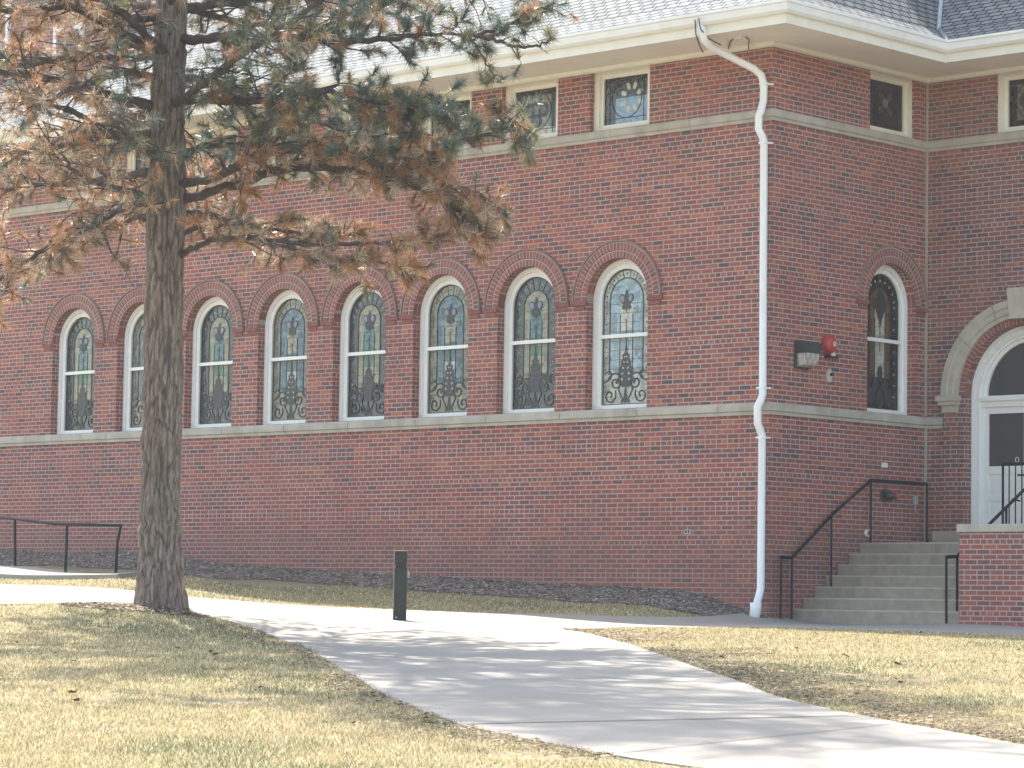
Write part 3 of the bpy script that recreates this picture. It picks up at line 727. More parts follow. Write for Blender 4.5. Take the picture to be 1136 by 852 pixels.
# taller brick masses behind the eaves: a visible wing and an added shadow caster
tw_ = MB()
def block(mb, x0, x1, y0, y1, z0, z1):
    mb.box(x0, x1, y0, y1, z0, z1)
block(tw_, -26.0, -17.3, 1.6, 9.5, 8.0, 12.0)
tr = tw_.build('upper_mass', M['brick'], B)
def trans_win(x, y, rot, z, wd, hh):
    f = MB(); f.box(-wd/2, wd/2, -.05, .03, z, z+hh); ob = f.build('window', M['white'], B); ob.location = (x, y, 0); ob.rotation_euler = (0, 0, rot)
    p = MB(); p.box(-wd/2+.12, wd/2-.12, -.058, -.052, z+.1, z+hh*.5-.04); p.box(-wd/2+.12, wd/2-.12, -.058, -.052, z+hh*.5+.04, z+hh-.1); p.build('pane', M['dglass'], ob)
trans_win(-17.3, 3.2, pi/2, 10.2, 1.0, 1.3); trans_win(-18.3, 1.6, 0, 10.3, .9, 1.2); trans_win(-20.6, 1.6, 0, 10.3, .9, 1.2)
ft = MB(); ft.box(-26.05, -17.24, 1.53, 9.6, 11.95, 12.1); ft.build('stone_band', M['stone'], B)
shade_mass = MB(); block(shade_mass, -8.0, XR, 5.85, LB+14, 9.0, 17.4); shade_mass.build('upper_mass', M['brick'], B)  # unseen mass, placed and sized so its shadow falls on the right-hand roof

# ---------------------------------------------------------------- downspout
dp = MB()
zt = .0
g0 = unproj(778, 27, 1); 
px_ = .045
pts = [(.50-.55, -OV-.06, SOF+.13), (-.55+.50, -OV-.06, SOF-.05)]
def on_plane(px, py, off):     # point on the vertical plane y'=-off
    d = F_ + R_*((px-568)/FPX) - U_*((py-426)/FPX); O = K-E2*off; P = d*(O.dot(E2)/d.dot(E2)); a, b = loc(P); return (a, b, P.z)
pp = [on_plane(777, 22, OV+.09), on_plane(781, 44, OV+.02), on_plane(788, 52, .9), on_plane(836, 76, .16), on_plane(845, 84, .09), on_plane(847.5, 94, .085), on_plane(847, 112, .085),
      on_plane(844, 124, .16), on_plane(842, 128, .17), on_plane(841.5, 143, .17), on_plane(846, 152, .12), on_plane(847.5, 158, .085), on_plane(846.2, 438, .085),
      on_plane(844, 444, .13), on_plane(840.5, 451, .17), on_plane(840.5, 470, .17), on_plane(843.5, 477, .12), on_plane(845.5, 484, .085), on_plane(844, 652, .085), on_plane(842.5, 660, .13), on_plane(839, 671, .26)]
dp.tube(pp, .056, 10); ds = dp.build('downspout', M['pipe'], B)
bt = MB(); a = on_plane(838.5, 671, .27); b = on_plane(836, 687, .30)
bt.tube([(a[0], a[1], a[2]+.03), (a[0], a[1], a[2]-.05), (b[0], b[1], b[2]-.05)], [.085, .08, .072], 10); bt.build('boot', M['pipe'], ds)
st = MB()
for z in (on_plane(847, 95, 0)[2], on_plane(847, 160, 0)[2], on_plane(846, 431, 0)[2], on_plane(844, 486, 0)[2]):
    x = on_plane(846.5, 300, .085)[0]; st.box(x-.058, x+.062, -.146, 0.0, z-.012, z+.012); st.box(x+.064, x+.10, -.03, -.001, z-.012, z+.012)
st.build('strap', M['pipe'], ds)
# wires at the eave
def wire(pts, r=.009):
    mb = MB(); mb.tube(pts, r, 5); return mb
wire([on_plane(771, 22, OV+.17), on_plane(772, 38, OV+.12), on_plane(776, 50, .7), on_plane(780, 58, .2)]).build('cable', M['black'], B)
wire([on_plane(775, 20, OV+.17), on_plane(777, 32, OV+.17), on_plane(787, 43, OV-.1), on_plane(800, 50, .85)]).build('cable', M['black'], B)
wire([on_plane(827, 41, .6), on_plane(831, 44, .5), on_plane(830.5, 51, .1), on_plane(830.5, 55, .02)]).build('cable', M['black'], B)
wire([on_plane(815, 42, .6), on_plane(810, 46, .45), on_plane(808, 54, .05)]).build('cable', M['black'], B)
cb = MB(); q = on_plane(820, 41.5, .55); cb.box(q[0]-.07, q[0]+.07, q[1]-.05, q[1]+.05, SOF-.03, SOF-.001); cb.build('junction_box', M['cream'], B)

# ---------------------------------------------------------------- entrance
en = MB(); sa = MB()
def solid_ring(mb, cx, zs, rs, ys, T, a0, a1, n=40):
    """rs/ys: profile points outside->inside; swept along the arc"""
    for k in range(n):
        b0 = a0+(a1-a0)*k/n; b1 = a0+(a1-a0)*(k+1)/n
        for (r0, y0), (r1, y1) in zip(zip(rs[:-1], ys[:-1]), zip(rs[1:], ys[1:])):
            mb.face([T(cx+r0*cos(b0), y0, zs+r0*sin(b0)), T(cx+r0*cos(b1), y0, zs+r0*sin(b1)), T(cx+r1*cos(b1), y1, zs+r1*sin(b1)), T(cx+r1*cos(b0), y1, zs+r1*sin(b0))])
solid_ring(sa, DC, DSP, [1.40, 1.40, 1.30, 1.285, 1.20, 1.19, 1.13, 1.13], [0, -.12, -.12, -.10, -.10, -.075, -.075, 0], TC, pi, 0)
sarch = sa.build('stone_arch', M['stone_arch'], B)
jn = MB()
for a in (pi*.78, pi*.61, pi*.39, pi*.22):
    ring(jn, DC, DSP, 1.131, 1.402, -.123, -.05, TC, a0=a+.003, a1=a-.003, n=1)
jn.build('joint', M['joint'], sarch)
ks = MB()
wds = [(1.10, .13), (1.16, .13), (1.50, .20), (1.60, .22)]
def kpoly(a, b, wa_, wb_): return [(DC-wa_, DSP+a), (DC+wa_, DSP+a), (DC+wb_, DSP+b), (DC-wb_, DSP+b)]
ks.prism([(x, z) for x, z in kpoly(1.10, 1.56, .13, .17)], LB-.19, LB-.0, caps=(True, False))
ks.build('keystone', M['stone_arch'], sarch)
for sg in (-1, 1):
    ip = MB()
    for (a, b, z0, z1, p) in ((1.10, 1.46, 3.22, 3.30, .17), (1.12, 1.43, 3.16, 3.22, .14), (1.15, 1.39, 3.05, 3.16, .10)):
        x0, x1 = sorted((DC+sg*a, DC+sg*b)); ip.box(x0, x1, LB-p, LB-.001, z0+.001, z1-.001)
    ip.build('impost', M['stone_arch'], sarch)
rg = MB(); ring(rg, DC, DSP, DR+.001, 1.128, -.02, .0, TC, n=48); rg.build('brick_arch', M['brick_ring'], B)
for sg in (-1, 1):      # brick pilasters under the imposts
    x0, x1 = sorted((DC+sg*1.12, DC+sg*1.40))
    pm = MB(); P0 = LB-.06
    pm.face([(x0, P0, 1.0), (x1, P0, 1.0), (x1, P0, 3.05), (x0, P0, 3.05)], uv=[(x0, 1.0), (x1, 1.0), (x1, 3.05), (x0, 3.05)])
    for x in (x0, x1): pm.face([(x, P0, 1.0), (x, LB, 1.0), (x, LB, 3.05), (x, P0, 3.05)], uv=[(0, 1), (.06, 1), (.06, 3.05), (0, 3.05)])
    pm.build('pilaster', M['brick_dark'], B)
door = empty('door', (DC, LB, 0), 0, B)
df = MB()
def arch_strip(mb, R1, R0_, zb, zs, y, y2, n=28):
    O = [(-R1, zb)] + arch_pts(0, R1, zs, n) + [(R1, zb)]; I = [(-R0_, zb)] + arch_pts(0, R0_, zs, n) + [(R0_, zb)]
    for i in range(len(O)-1):
        a, b, c, d = O[i], O[i+1], I[i+1], I[i]
        mb.face([(a[0], y, a[1]), (d[0], y, d[1]), (c[0], y, c[1]), (b[0], y, b[1])]); mb.face([(d[0], y, d[1]), (d[0], y2, d[1]), (c[0], y2, c[1]), (c[0], y, c[1])])
arch_strip(df, DR-.002, .985, 1.24, DSP, .16, .19); arch_strip(df, .985, .955, 1.24, DSP, .19, .175); arch_strip(df, .955, .90, 1.24, DSP, .175, .21); arch_strip(df, .90, .86, 1.24, DSP, .21, .25)
df.build('door_frame', M['white'], door)
tf = MB(); arch_strip(tf, .86, .80, 3.3, DSP, .25, .28); tf.box(-.90, .90, .20, .30, 3.13, 3.30); tf.box(-.90, .90, .17, .2, 3.22, 3.27); tf.build('transom_frame', M['white'], door)
tg = MB(); po = arch_pts(0, .80, DSP, 28); tg.face([(x, .28, z) for x, z in reversed(po)]); tg.build('transom_glass', M['dglass'], door)
for sg in (-1, 1):
    lf = MB(); x0, x1 = (-.90, -.004) if sg < 0 else (.004, .90)
    def fr(a, b, c, d): lf.box(a, b, .235, .28, c, d)
    cx0, cx1 = x0+.135, x1-.135
    fr(x0, cx0, 1.25, 3.13); fr(cx1, x1, 1.25, 3.13); fr(cx0, cx1, 3.03, 3.13); fr(cx0, cx1, 2.12, 2.24); fr(cx0, cx1, 1.25, 1.36)
    fr(cx0, cx1, 1.72, 1.80); lf.box(cx0, cx1, .25, .27, 1.36, 2.12); lf.box(cx0+.05, cx1-.05, .243, .26, 1.85, 2.07); lf.box(cx0+.05, cx1-.05, .243, .26, 1.42, 1.67)
    leaf = lf.build('door_leaf', M['white'], door)
    pg = MB(); pg.box(cx0, cx1, .255, .262, 2.24, 3.03); pg.build('door_glass', M['dglass'], leaf)
    hg = MB()
    for z in (1.42, 2.05, 2.55, 2.95): hg.box((x0 if sg < 0 else x1)-.012, (x0 if sg < 0 else x1)+.012, .222, .234, z-.06, z+.06)
    hg.build('hinge', M['iron'], leaf)
    if sg < 0:
        sk = MB(); sk.tube([(cx1-.13+.03*cos(a), .251, 2.33+.04*sin(a)) for a in [2*pi*k/10 for k in range(11)]], .006, 4); sk.build('sticker', M['cream'], leaf)
hd = MB(); hd.tube([(-.06, .22, 2.0), (-.06, .17, 2.02), (-.06, .17, 2.2), (-.06, .22, 2.22)], .012, 6); hd.build('handle', M['grey_metal'], door)

# ---------------------------------------------------------------- steps, platform, block
sw = 2.97; Tn = [.548, .80, 1.07, 1.33, 1.61, 1.88, 2.145]; rise = .165; z0 = -.11
stp = empty('concrete_steps', W(0, 0, 0), RZ); tag(stp, 'flight of seven grey concrete steps between the brick wall and the brick platform', 'steps')
for i, tn in enumerate(Tn):
    mb = MB(); x0, x1 = .012, sw; zt = z0+rise*(i+1); nb = Tn[i+1]+.02 if i < 6 else 3.80
    mb.box(x0, x1, tn, nb+.05, z0-.25 if i == 0 else zt-rise-.03, zt)
    mb.build('step' if i < 6 else 'landing', M['step'], stp, bevel=.012)
    eg = MB(); eg.box(x0+.01, x1-.01, tn-.004, tn+.02, zt-.022, zt+.002); eg.build('nosing', M['step_edge'], stp.children[-1])
bl = MB(); bl.box(.70, 2.97, 3.0, LB-.07, z0+7*rise+.001, 1.24); o = bl.build('threshold_block', M['step'], stp, bevel=.012)
pf = empty('brick_platform', W(sw+.02, .40, 0), RZ); tag(pf, 'low brick platform wall with sandstone cap right of the steps', 'wall')
mb = MB(); mb.box(0, 4.4, 0, 3.35, -.5, 1.13); mb.build('brickwork', M['brick_pier'], pf)
mb = MB(); mb.box(-.03, 4.43, -.03, 3.36, 1.131, 1.24); mb.build('cap', M['stone'], pf, bevel=.01)

# ---------------------------------------------------------------- railings
def rail(name, segs, posts, r=.022, label='', top=None, extra=None):
    """segs: top rail polyline; posts: (bottom, top)"""
    base = posts[0][0]; root = empty(name, base); L = lambda p: tuple(Vector(p)-Vector(base))
    mb = MB(); mb.tube([L(p) for p in segs], r*1.15, 6, smooth=False); mb.build('top_rail', M['iron'], root)
    for b, t in posts:
        mb = MB(); m_ = [L(p) for p in (b if isinstance(b, list) else [b])] + [L(t)]; mb.tube(m_, r, 4, smooth=False); mb.build('post', M['iron'], root)
    tag(root, label, 'railing'); return root
def wb_pt(t, z, w_=.12): return W(w_, t, z)
tr_ = lambda t: z0+rise*sum(1 for q in Tn if q <= t)
rail('stair_railing', [wb_pt(.14, .785), wb_pt(.40, .785), wb_pt(1.32, 1.42), wb_pt(2.28, 1.975), wb_pt(3.70, 1.975)],
     [(wb_pt(.15, -.12), wb_pt(.15, .785)), (wb_pt(.40, -.12), wb_pt(.40, .785)), (wb_pt(1.325, .36), wb_pt(1.32, 1.42)), (wb_pt(2.28, 1.03), wb_pt(2.28, 1.97)), (wb_pt(3.70, 1.03), wb_pt(3.70, 1.97))],
     label='long black handrail climbing the steps along the brick wall')
wr = 2.68
rail('stair_railing', [wb_pt(.54, .80, wr), wb_pt(.80, .815, wr), wb_pt(1.56, 1.27, wr), wb_pt(2.45, 1.80, wr), wb_pt(3.2, 1.98, wr)],
     [(wb_pt(.545, -.12, wr), wb_pt(.54, .80, wr)), (wb_pt(.802, -.12, wr), wb_pt(.80, .815, wr)), (wb_pt(2.0, .87, wr), wb_pt(2.0, 1.53, wr)), (wb_pt(3.2, 1.03, wr), wb_pt(3.2, 1.98, wr))],
     label='short black handrail at the right foot of the steps beside the brick platform')
# balustrade of the platform in front of the door
bx = empty('iron_balustrade', W(2.0, 2.9, 1.24), RZ); tag(bx, 'black iron balustrade with thin upright bars in front of the white door', 'railing')
mb = MB(); mb.tube([(0.0, 0, .96), (2.6, 0, .96)], .022, 6, smooth=False); mb.build('top_rail', M['iron'], bx)
mb = MB(); mb.tube([(0.30, -.04, .79), (2.6, -.04, .79)], .014, 6, smooth=False); mb.build('mid_rail', M['iron'], bx)
for k in range(24):
    mb = MB(); mb.tube([(k*.108+.02, 0, 0), (k*.108+.02, 0, .955)], .010 if k % 6 else .018, 4, smooth=False); mb.build('baluster', M['iron'], bx)
mb = MB(); mb.tube([(.18, 0, .45), (.32, -.01, .42)], .014, 5); mb.build('latch', M['iron'], bx)
# ramp railing on the left
def rp_pt(px, py, Y): return unproj(px, py, Y+RS)
Yr = [49.0, 47.6, 46.4, 45.4, 45.3]
rail('ramp_railing', [rp_pt(-40, 570, 49), rp_pt(16, 575.5, 47.6), rp_pt(60, 581, 46.6), rp_pt(74, 581.5, 46.4), rp_pt(134, 583, 45.4)],
     [(rp_pt(17, 638, 47.6), rp_pt(16.5, 575.5, 47.6)), (rp_pt(72.3, 642.5, 46.4), rp_pt(74.5, 581.5, 46.4)), ([rp_pt(128, 644, 45.4), rp_pt(130, 605, 45.4)], rp_pt(134, 583, 45.4)), (rp_pt(-39, 632, 49), rp_pt(-40, 570, 49))],
     r=.024, label='black pipe railing along the ramp left of the pine tree') if False else None
def rail2(name, top, posts, r, label):
    base = posts[0][0]; root = empty(name, base)
    mb = MB(); mb.tube([p-base for p in top], r*1.1, 8); mb.build('top_rail', M['iron'], root)
    for ps in posts:
        mb = MB(); mb.tube([p-base for p in ps], r, 8); mb.build('post', M['iron'], root)
    tag(root, label, 'railing'); return root
rail2('ramp_railing', [rp_pt(-40, 569, 49), rp_pt(16, 575.5, 47.6), rp_pt(60, 581, 46.6), rp_pt(74, 581.5, 46.4), rp_pt(134, 583, 45.4)],
      [[rp_pt(17, 640, 47.6), rp_pt(16.5, 575.5, 47.6)], [rp_pt(72.3, 645, 46.4), rp_pt(74.5, 581.5, 46.4)], [rp_pt(128, 647, 45.4), rp_pt(130, 603, 45.4), rp_pt(134, 583, 45.4)], [rp_pt(-39, 635, 49), rp_pt(-40, 569, 49)]],
      .023, 'black pipe railing along the ramp left of the pine tree')

# ---------------------------------------------------------------- things on wall B and wall A
def on_B(px, py, off):
    d = F_ + R_*((px-568)/FPX) - U_*((py-426)/FPX); O = K+E1*off; P = d*(O.dot(E1)/d.dot(E1)); return P
def wallthing(name, P, label, cat):
    r = empty(name, P, RZ+pi/2); tag(r, label, cat); return r     # local -y faces away from wall B
P = on_B(888.5, 394, .0); lp = wallthing('wall_lamp', P, 'dark wall pack lamp with ribbed lens on the brick wall beside the red bell', 'lamp')
mb = MB(); 
prof = [(-.0, .20), (-.20, .19), (-.235, .14), (-.235, .02), (0, .02)]
def xprism(mb, x0, x1, pf_, mi=0):
    n = len(pf_)
    mb.face([(x0, y, z) for y, z in pf_], mi=mi); mb.face([(x1, y, z) for y, z in reversed(pf_)], mi=mi)
    for i in range(n):
        a, b = pf_[i], pf_[(i+1) % n]; mb.face([(x0, a[0], a[1]), (x1, a[0], a[1]), (x1, b[0], b[1]), (x0, b[0], b[1])], mi=mi)
xprism(mb, -.17, .17, prof); mb.box(-.17, .17, -.05, -.001, -.20, .018); mb.build('housing', M['lamp_metal'], lp, bevel=.006)
mb = MB(); xprism(mb, -.145, .145, [(-.052, .018), (-.22, .018), (-.215, -.06), (-.16, -.15), (-.052, -.18)]); mb.build('lens', M['lens'], lp)
P = on_B(919, 382, .03); be = wallthing('alarm_bell', P, 'round red alarm bell on the brick wall beside the arched window', 'bell')
mb = MB(); n = 28
profb = [(.0, -.115), (.05, -.112), (.09, -.098), (.118, -.075), (.132, -.045), (.138, -.01), (.15, -.008), (.15, .0)]
for (r0, y0), (r1, y1) in zip(profb[:-1], profb[1:]):
    for k in range(n):
        a0, a1 = 2*pi*k/n, 2*pi*(k+1)/n
        q = [(r0*cos(a0), y0, r0*sin(a0)), (r1*cos(a0), y1, r1*sin(a0)), (r1*cos(a1), y1, r1*sin(a1)), (r0*cos(a1), y0, r0*sin(a1))]
        mb.face(q if r0 > 0 else [q[0], q[1], q[2]], smooth=True)
mb.build('gong', M['bell_red'], be)
mb = MB(); pts = circ(0, 0, .038, 14); mb.face([(x, -.1165, z) for x, z in pts]); mb.build('label_disc', M['cream'], be)
mb = MB()
for pl in ([(.015, .018), (-.010, .020), (-.012, .002), (.010, -.002), (.010, -.016), (-.014, -.018)], [(-.02, .022), (-.025, -.01)], [(.022, .012), (.022, -.02)]):
    ribbon(mb, pl, .005, -.1185)
mb.build('label_mark', M['black'], be)
mb = MB(); mb.box(-.03, .15, -.001, .029, -.185, .06); mb.box(-.09, .17, -.06, .0, -.20, -.17); mb.build('mounting_box', M['black'], be)
mb = MB(); 
for k in range(5): mb.box(.115, .155, -.004, -.0015, -.15+.035*k, -.135+.035*k)
mb.box(.06, .15, -.012, -.003, -.165, -.12); mb.build('data_plate', M['white'], be)
P = on_B(920.5, 417, 0); pa = wallthing('mortar_patch', P, 'pale mortar patch with a dark pipe stub below the red bell', 'patch')
mb = MB(); pts = [(RNG.uniform(.8, 1.15)*.075*cos(a)-.02, RNG.uniform(.8, 1.15)*.10*sin(a)) for a in [2*pi*k/12 for k in range(12)]]; mb.prism(pts, -.012, -.001); mb.build('mortar', M['stone_arch'], pa)
mb = MB(); mb.tube([(.012, -.0, .02), (.012, -.05, .02)], .024, 10); mb.build('pipe_stub', M['black'], pa)
P = on_B(981, 516, 0); no = wallthing('notice_plate', P, 'small white notice plate on the brick wall above the stair railing', 'sign')
mb = MB(); mb.box(-.07, .07, -.010, -.001, -.035, .035); mb.build('plate', M['white'], no)
mb = MB()
for k in range(3): mb.box(-.05, .05-.02*k, -.0125, -.0105, .015-.018*k, .019-.018*k)
mb.build('printed_line', M['grey_metal'], no)
P = on_B(983, 550, 0); sp_ = wallthing('fire_inlet', P, 'dark round fire hose inlet with red cap on the wall behind the stair railing', 'inlet')
mb = MB(); mb.prism(circ(-.05, 0, .105, 20), -.02, -.001); mb.build('wall_plate', M['lamp_metal'], sp_)
mb = MB(); mb.tube([(-.05, -.02, 0), (-.02, -.10, 0), (.03, -.15, 0)], [.06, .055, .052], 12); mb.tube([(.07, -.0, 0), (.07, -.07, 0)], .05, 12); mb.build('nozzle', M['lamp_metal'], sp_)
mb = MB(); mb.tube([(.02, -.14, 0), (.05, -.175, 0)], .055, 14); mb.build('cap', M['bell_red'], sp_)
P = on_B(1014, 555, 0); ob_ = wallthing('outlet_box', P, 'small grey outlet box on the brick wall near the inner corner', 'box')
mb = MB(); mb.box(-.035, .035, -.05, -.001, -.07, .07); mb.build('cover', M['grey_metal'], ob_, bevel=.006); mb = MB(); mb.tube([(0, -.02, -.07), (0, -.02, -.2)], .012, 6); mb.build('conduit', M['grey_metal'], ob_)
P = on_B(961.5, 591.5, 0); wv = wallthing('wall_vent', P, 'small round white rimmed vent pipe low on the wall behind the railing', 'vent')
mb = MB(); ring(mb, 0, 0, .04, .058, -.05, 0, lambda x, y, z: (x, y, z), a0=2*pi, a1=0, n=24); mb.build('rim', M['white'], wv)
mb = MB(); mb.prism(circ(0, 0, .04, 18), -.02, -.001); mb.build('opening', M['black'], wv)
def on_A(px, py, off=0): x, y, z = on_plane(px, py, off); return W(x, y, z)
for (px, py, wd, hh, lab, cat, nm, mt) in [(763, 590, .12, .07, 'small grey metal cover plate low on the brick wall left of the downspout', 'plate', 'cover_plate', 'grey_metal'),]:
    r = empty(nm, on_A(px, py), RZ); tag(r, lab, cat); mb = MB(); mb.box(-wd/2, wd/2, -.012, -.001, -hh/2, hh/2); mb.build('plate', M[mt], r)
    mb = MB(); mb.box(-wd/2+.02, -.01, -.015, -.0125, -.02, .02); mb.box(.01, wd/2-.02, -.015, -.0125, -.02, .02); mb.build('knockout', M['black'], r)
# foundation rubble stone near the downspout
fs = MB()
for k in range(16):
    x = -1.6+.095*k+RNG.uniform(-.02, .02); z = RNG.uniform(-.12, -.03)+(1.6-.1*k)*.05
    fs.box(x, x+RNG.uniform(.07, .09), -.02-RNG.uniform(0, .03), .0, z-.12, z+RNG.uniform(.02, .07))
fs.build('foundation', M['stone'], B, bevel=.01)

# ---------------------------------------------------------------- bollard
Pb = hit(443, 689); bo = empty('bollard', Pb, radians(7)); tag(bo, 'dark square timber bollard with a grooved cap standing on the concrete path', 'bollard')
hb = .165/2
mb = MB(); mb.box(-hb, hb, -hb, hb, -.2, .69); mb.build('post', M['wood_dark'], bo, bevel=.008)
mb = MB(); mb.box(-hb+.018, hb-.018, -hb+.018, hb-.018, .69, .735); mb.build('groove', M['wood_dark'], bo)
mb = MB(); mb.box(-hb, hb, -hb, hb, .735, .90); mb.build('cap', M['wood_dark'], bo, bevel=.01)
mb = MB(); mb.tube([(hb, 0, .60), (hb+.025, 0, .60)], .045, 10); mb.tube([(hb+.025, 0, .60), (hb+.04, 0, .60)], .02, 8); mb.build('eye_plate', M['grey_metal'], bo)
mb = MB(); mb.tube([(-hb+.035, -hb-.006, .045), (-hb+.035, -hb+.002, .045)], .012, 8); mb.build('bolt', M['grey_metal'], bo)

# thin scattering volume added to lift the blacks, standing in for lens veil
hz = MB(); hz.box(-70, 70, -20, 90, -4.5, 32); 
hm = bpy.data.materials.new('veil_volume'); hm.use_nodes = True; hm.node_tree.nodes.clear()
ho = hm.node_tree.nodes.new('ShaderNodeOutputMaterial'); hv = hm.node_tree.nodes.new('ShaderNodeVolumePrincipled')
hv.inputs['Density'].default_value = VEIL_DENSITY; hv.inputs['Color'].default_value = (.92, .94, 1, 1); hv.inputs['Anisotropy'].default_value = .3
hm.node_tree.links.new(hv.outputs[0], ho.inputs['Volume'])
hob = hz.build('veil_volume', hm); tag(hob, 'thin added volume that lifts the blacks like lens veil', None, None, 'stuff')
# ---------------------------------------------------------------- pine tree
TB_ = unproj(176, 676, 35); TB_.z = h1(TB_.x, TB_.y)
tree = empty('pine_tree', TB_); tag(tree, 'tall pine with rough bark and browning needles on the lawn before the church', 'tree')
def tl(v): return v-TB_
ax = [(176, 690, 35), (177, 640, 35), (178, 560, 35), (180, 450, 35), (182, 350, 35), (184, 250, 35), (186, 160, 35), (187, 90, 35), (190, 0, 35)]
axp = [unproj(*a) for a in ax]; axr = [.275, .252, .238, .228, .225, .218, .205, .192, .175]
top = axp[-1]; 
for k in range(1, 12): axp.append(top+Vector((.05*k, .02*k, 1.3*k))); axr.append(.175-.0135*k)
def lerp_axis(z):
    for i in range(len(axp)-1):
        if axp[i].z <= z <= axp[i+1].z:
            t = (z-axp[i].z)/(axp[i+1].z-axp[i].z); return axp[i].lerp(axp[i+1], t), axr[i]*(1-t)+axr[i+1]*t
    return (axp[0], axr[0]) if z < axp[0].z else (axp[-1], axr[-1])
# trunk with furrowed bark: real relief
nz, na = 760, 120; zlo, zhi = axp[0].z, axp[-1].z
zz = np.concatenate([np.linspace(zlo, 6.8, nz-60), np.linspace(6.85, zhi, 60)])
tv = []; cr = []
for z in zz:
    c, r = lerp_axis(z); hb_ = z-TB_.z
    fl = 1-.07*math.exp(-((hb_-.98)/.035)**2)+.05*math.exp(-((hb_-.90)/.05)**2)+.15*math.exp(-max(hb_, 0)*3.4)+.02*sin(z*3.1)+.015*sin(z*7.7)
    for k in range(na):
        a = 2*pi*k/na; p = Vector((cos(a), sin(a), 0))
        q = Vector((cos(a)*r*17, sin(a)*r*17, z*2.1)); w_ = noise.noise_vector(Vector((cos(a)*1.3, sin(a)*1.3, z*1.1)))*.7
        dd, _ = noise.voronoi(q+w_, distance_metric='DISTANCE', exponent=2.5)
        e = min(1, (dd[1]-dd[0])*2.4)          # plates and cracks between
        rg_ = noise.fractal(Vector((cos(a)*6, sin(a)*6, z*1.4)), 1, 2, 4)
        fine = noise.noise(Vector((cos(a)*22, sin(a)*22, z*9)))
        lobes = 1+(.07*sin(3*a+1.2)+.05*sin(5*a+.4))*math.exp(-max(hb_, 0)*2.6)
        rr = r*fl*lobes + .028*(e-.6) + .020*rg_ + .011*fine
        tv.append((c.x-TB_.x+p.x*rr, c.y-TB_.y+p.y*rr, z-TB_.z)); cr.append(max(0, 1-e*2.4)*.8)
me = bpy.data.meshes.new('trunk'); N = len(zz)
fcs = []
for i in range(N-1):
    for k in range(na): k2 = (k+1) % na; fcs.append((i*na+k, i*na+k2, (i+1)*na+k2, (i+1)*na+k))
me.from_pydata(tv, [], fcs); me.materials.append(M['bark']); me.polygons.foreach_set('use_smooth', [True]*len(fcs))
ca = me.attributes.new('crack', 'FLOAT', 'POINT'); ca.data.foreach_set('value', cr)
o = bpy.data.objects.new('trunk', me); COL.objects.link(o); o.parent = tree

def catmull(P, n=6):
    P = [P[0]+(P[0]-P[1])] + P + [P[-1]+(P[-1]-P[-2])]; out = []
    for i in range(1, len(P)-2):
        for k in range(n):
            t = k/n; a, b, c, d = P[i-1], P[i], P[i+1], P[i+2]
            out.append(.5*((2*b)+(c-a)*t+(2*a-5*b+4*c-d)*t*t+(3*b-a-3*c+d)*t**3))
    out.append(P[-2]); return out
RR = random.Random(5)
def rv(s=1): return Vector((RR.uniform(-1, 1), RR.uniform(-1, 1), RR.uniform(-1, 1)))*s
class Needles:
    def __init__(s): s.v = []; s.c = []
    def tuft(s, p, d, n, L, brown):
        d = d.normalized(); x = d.orthogonal().normalized(); y = d.cross(x)
        base = (.48, .28, .155) if brown else (.17, .215, .175)
        if brown and RR.random() < .25: base = (.60, .47, .34)
        if not brown and RR.random() < .3: base = (.27, .27, .15)
        if brown and RR.random() < .25: base = (.26, .20, .15)
        j = RR.uniform(.75, 1.25)
        for k in range(n):
            a = RR.uniform(0, 2*pi); th = RR.uniform(.2, 1.65); 
            nd_ = d*cos(th)+(x*cos(a)+y*sin(a))*sin(th)
            glint = RR.random() < (.045 if brown else .012)  # a few near-white needles paint the backlit sparkle into the colour
            if brown: nd_ = nd_*.9+Vector((0, 0, -.22))
            nd_.normalize(); q = p-d*RR.uniform(0, .14); l = L*RR.uniform(.65, 1.1)
            sd = nd_.cross(rv()).normalized()*.0040
            s.v += [q-sd, q+sd, q+nd_*l]; f = j*RR.uniform(.7, 1.3); s.c.append((base[0]*f, base[1]*f, base[2]*f, 1) if not glint else (.95, .88, .76, 1))
    def build(s, parent):
        n = len(s.c)
        if not n: return
        me = bpy.data.meshes.new('needles'); me.vertices.add(3*n); me.loops.add(3*n); me.polygons.add(n)
        me.vertices.foreach_set('co', np.array([c for v in s.v for c in v], dtype=np.float32)); me.loops.foreach_set('vertex_index', np.arange(3*n, dtype=np.int32))
        me.polygons.foreach_set('loop_start', np.arange(0, 3*n, 3, dtype=np.int32)); me.update(); me.validate()
        ca = me.attributes.new('Col', 'FLOAT_COLOR', 'FACE'); ca.data.foreach_set('color', np.array(s.c, dtype=np.float32).ravel())
        me.materials.append(M['needle']); o = bpy.data.objects.new('needles', me); COL.objects.link(o); o.parent = parent
def crooked(p, d, L, n, wig, droop=0.0):
    out = [p]; q = p.copy(); dd = d.normalized()
    for i in range(n):
        dd = (dd+rv(wig)+Vector((0, 0, -droop))).normalized(); q = q+dd*(L/n); out.append(q)
    return out, dd
def to_px(v):
    d = v.dot(F_); return 568+FPX*v.dot(R_)/d, 426-FPX*v.dot(U_)/d
def brownness(v):
    x, y = to_px(v)
    if y < 150 and x > 200: b = .22
    elif y < 175 and x > 120: b = .45
    elif y < 60 and x > 130: b = .3
    elif y < 0: b = .25
    else: b = .93
    return RR.random() < b
NT = [0]
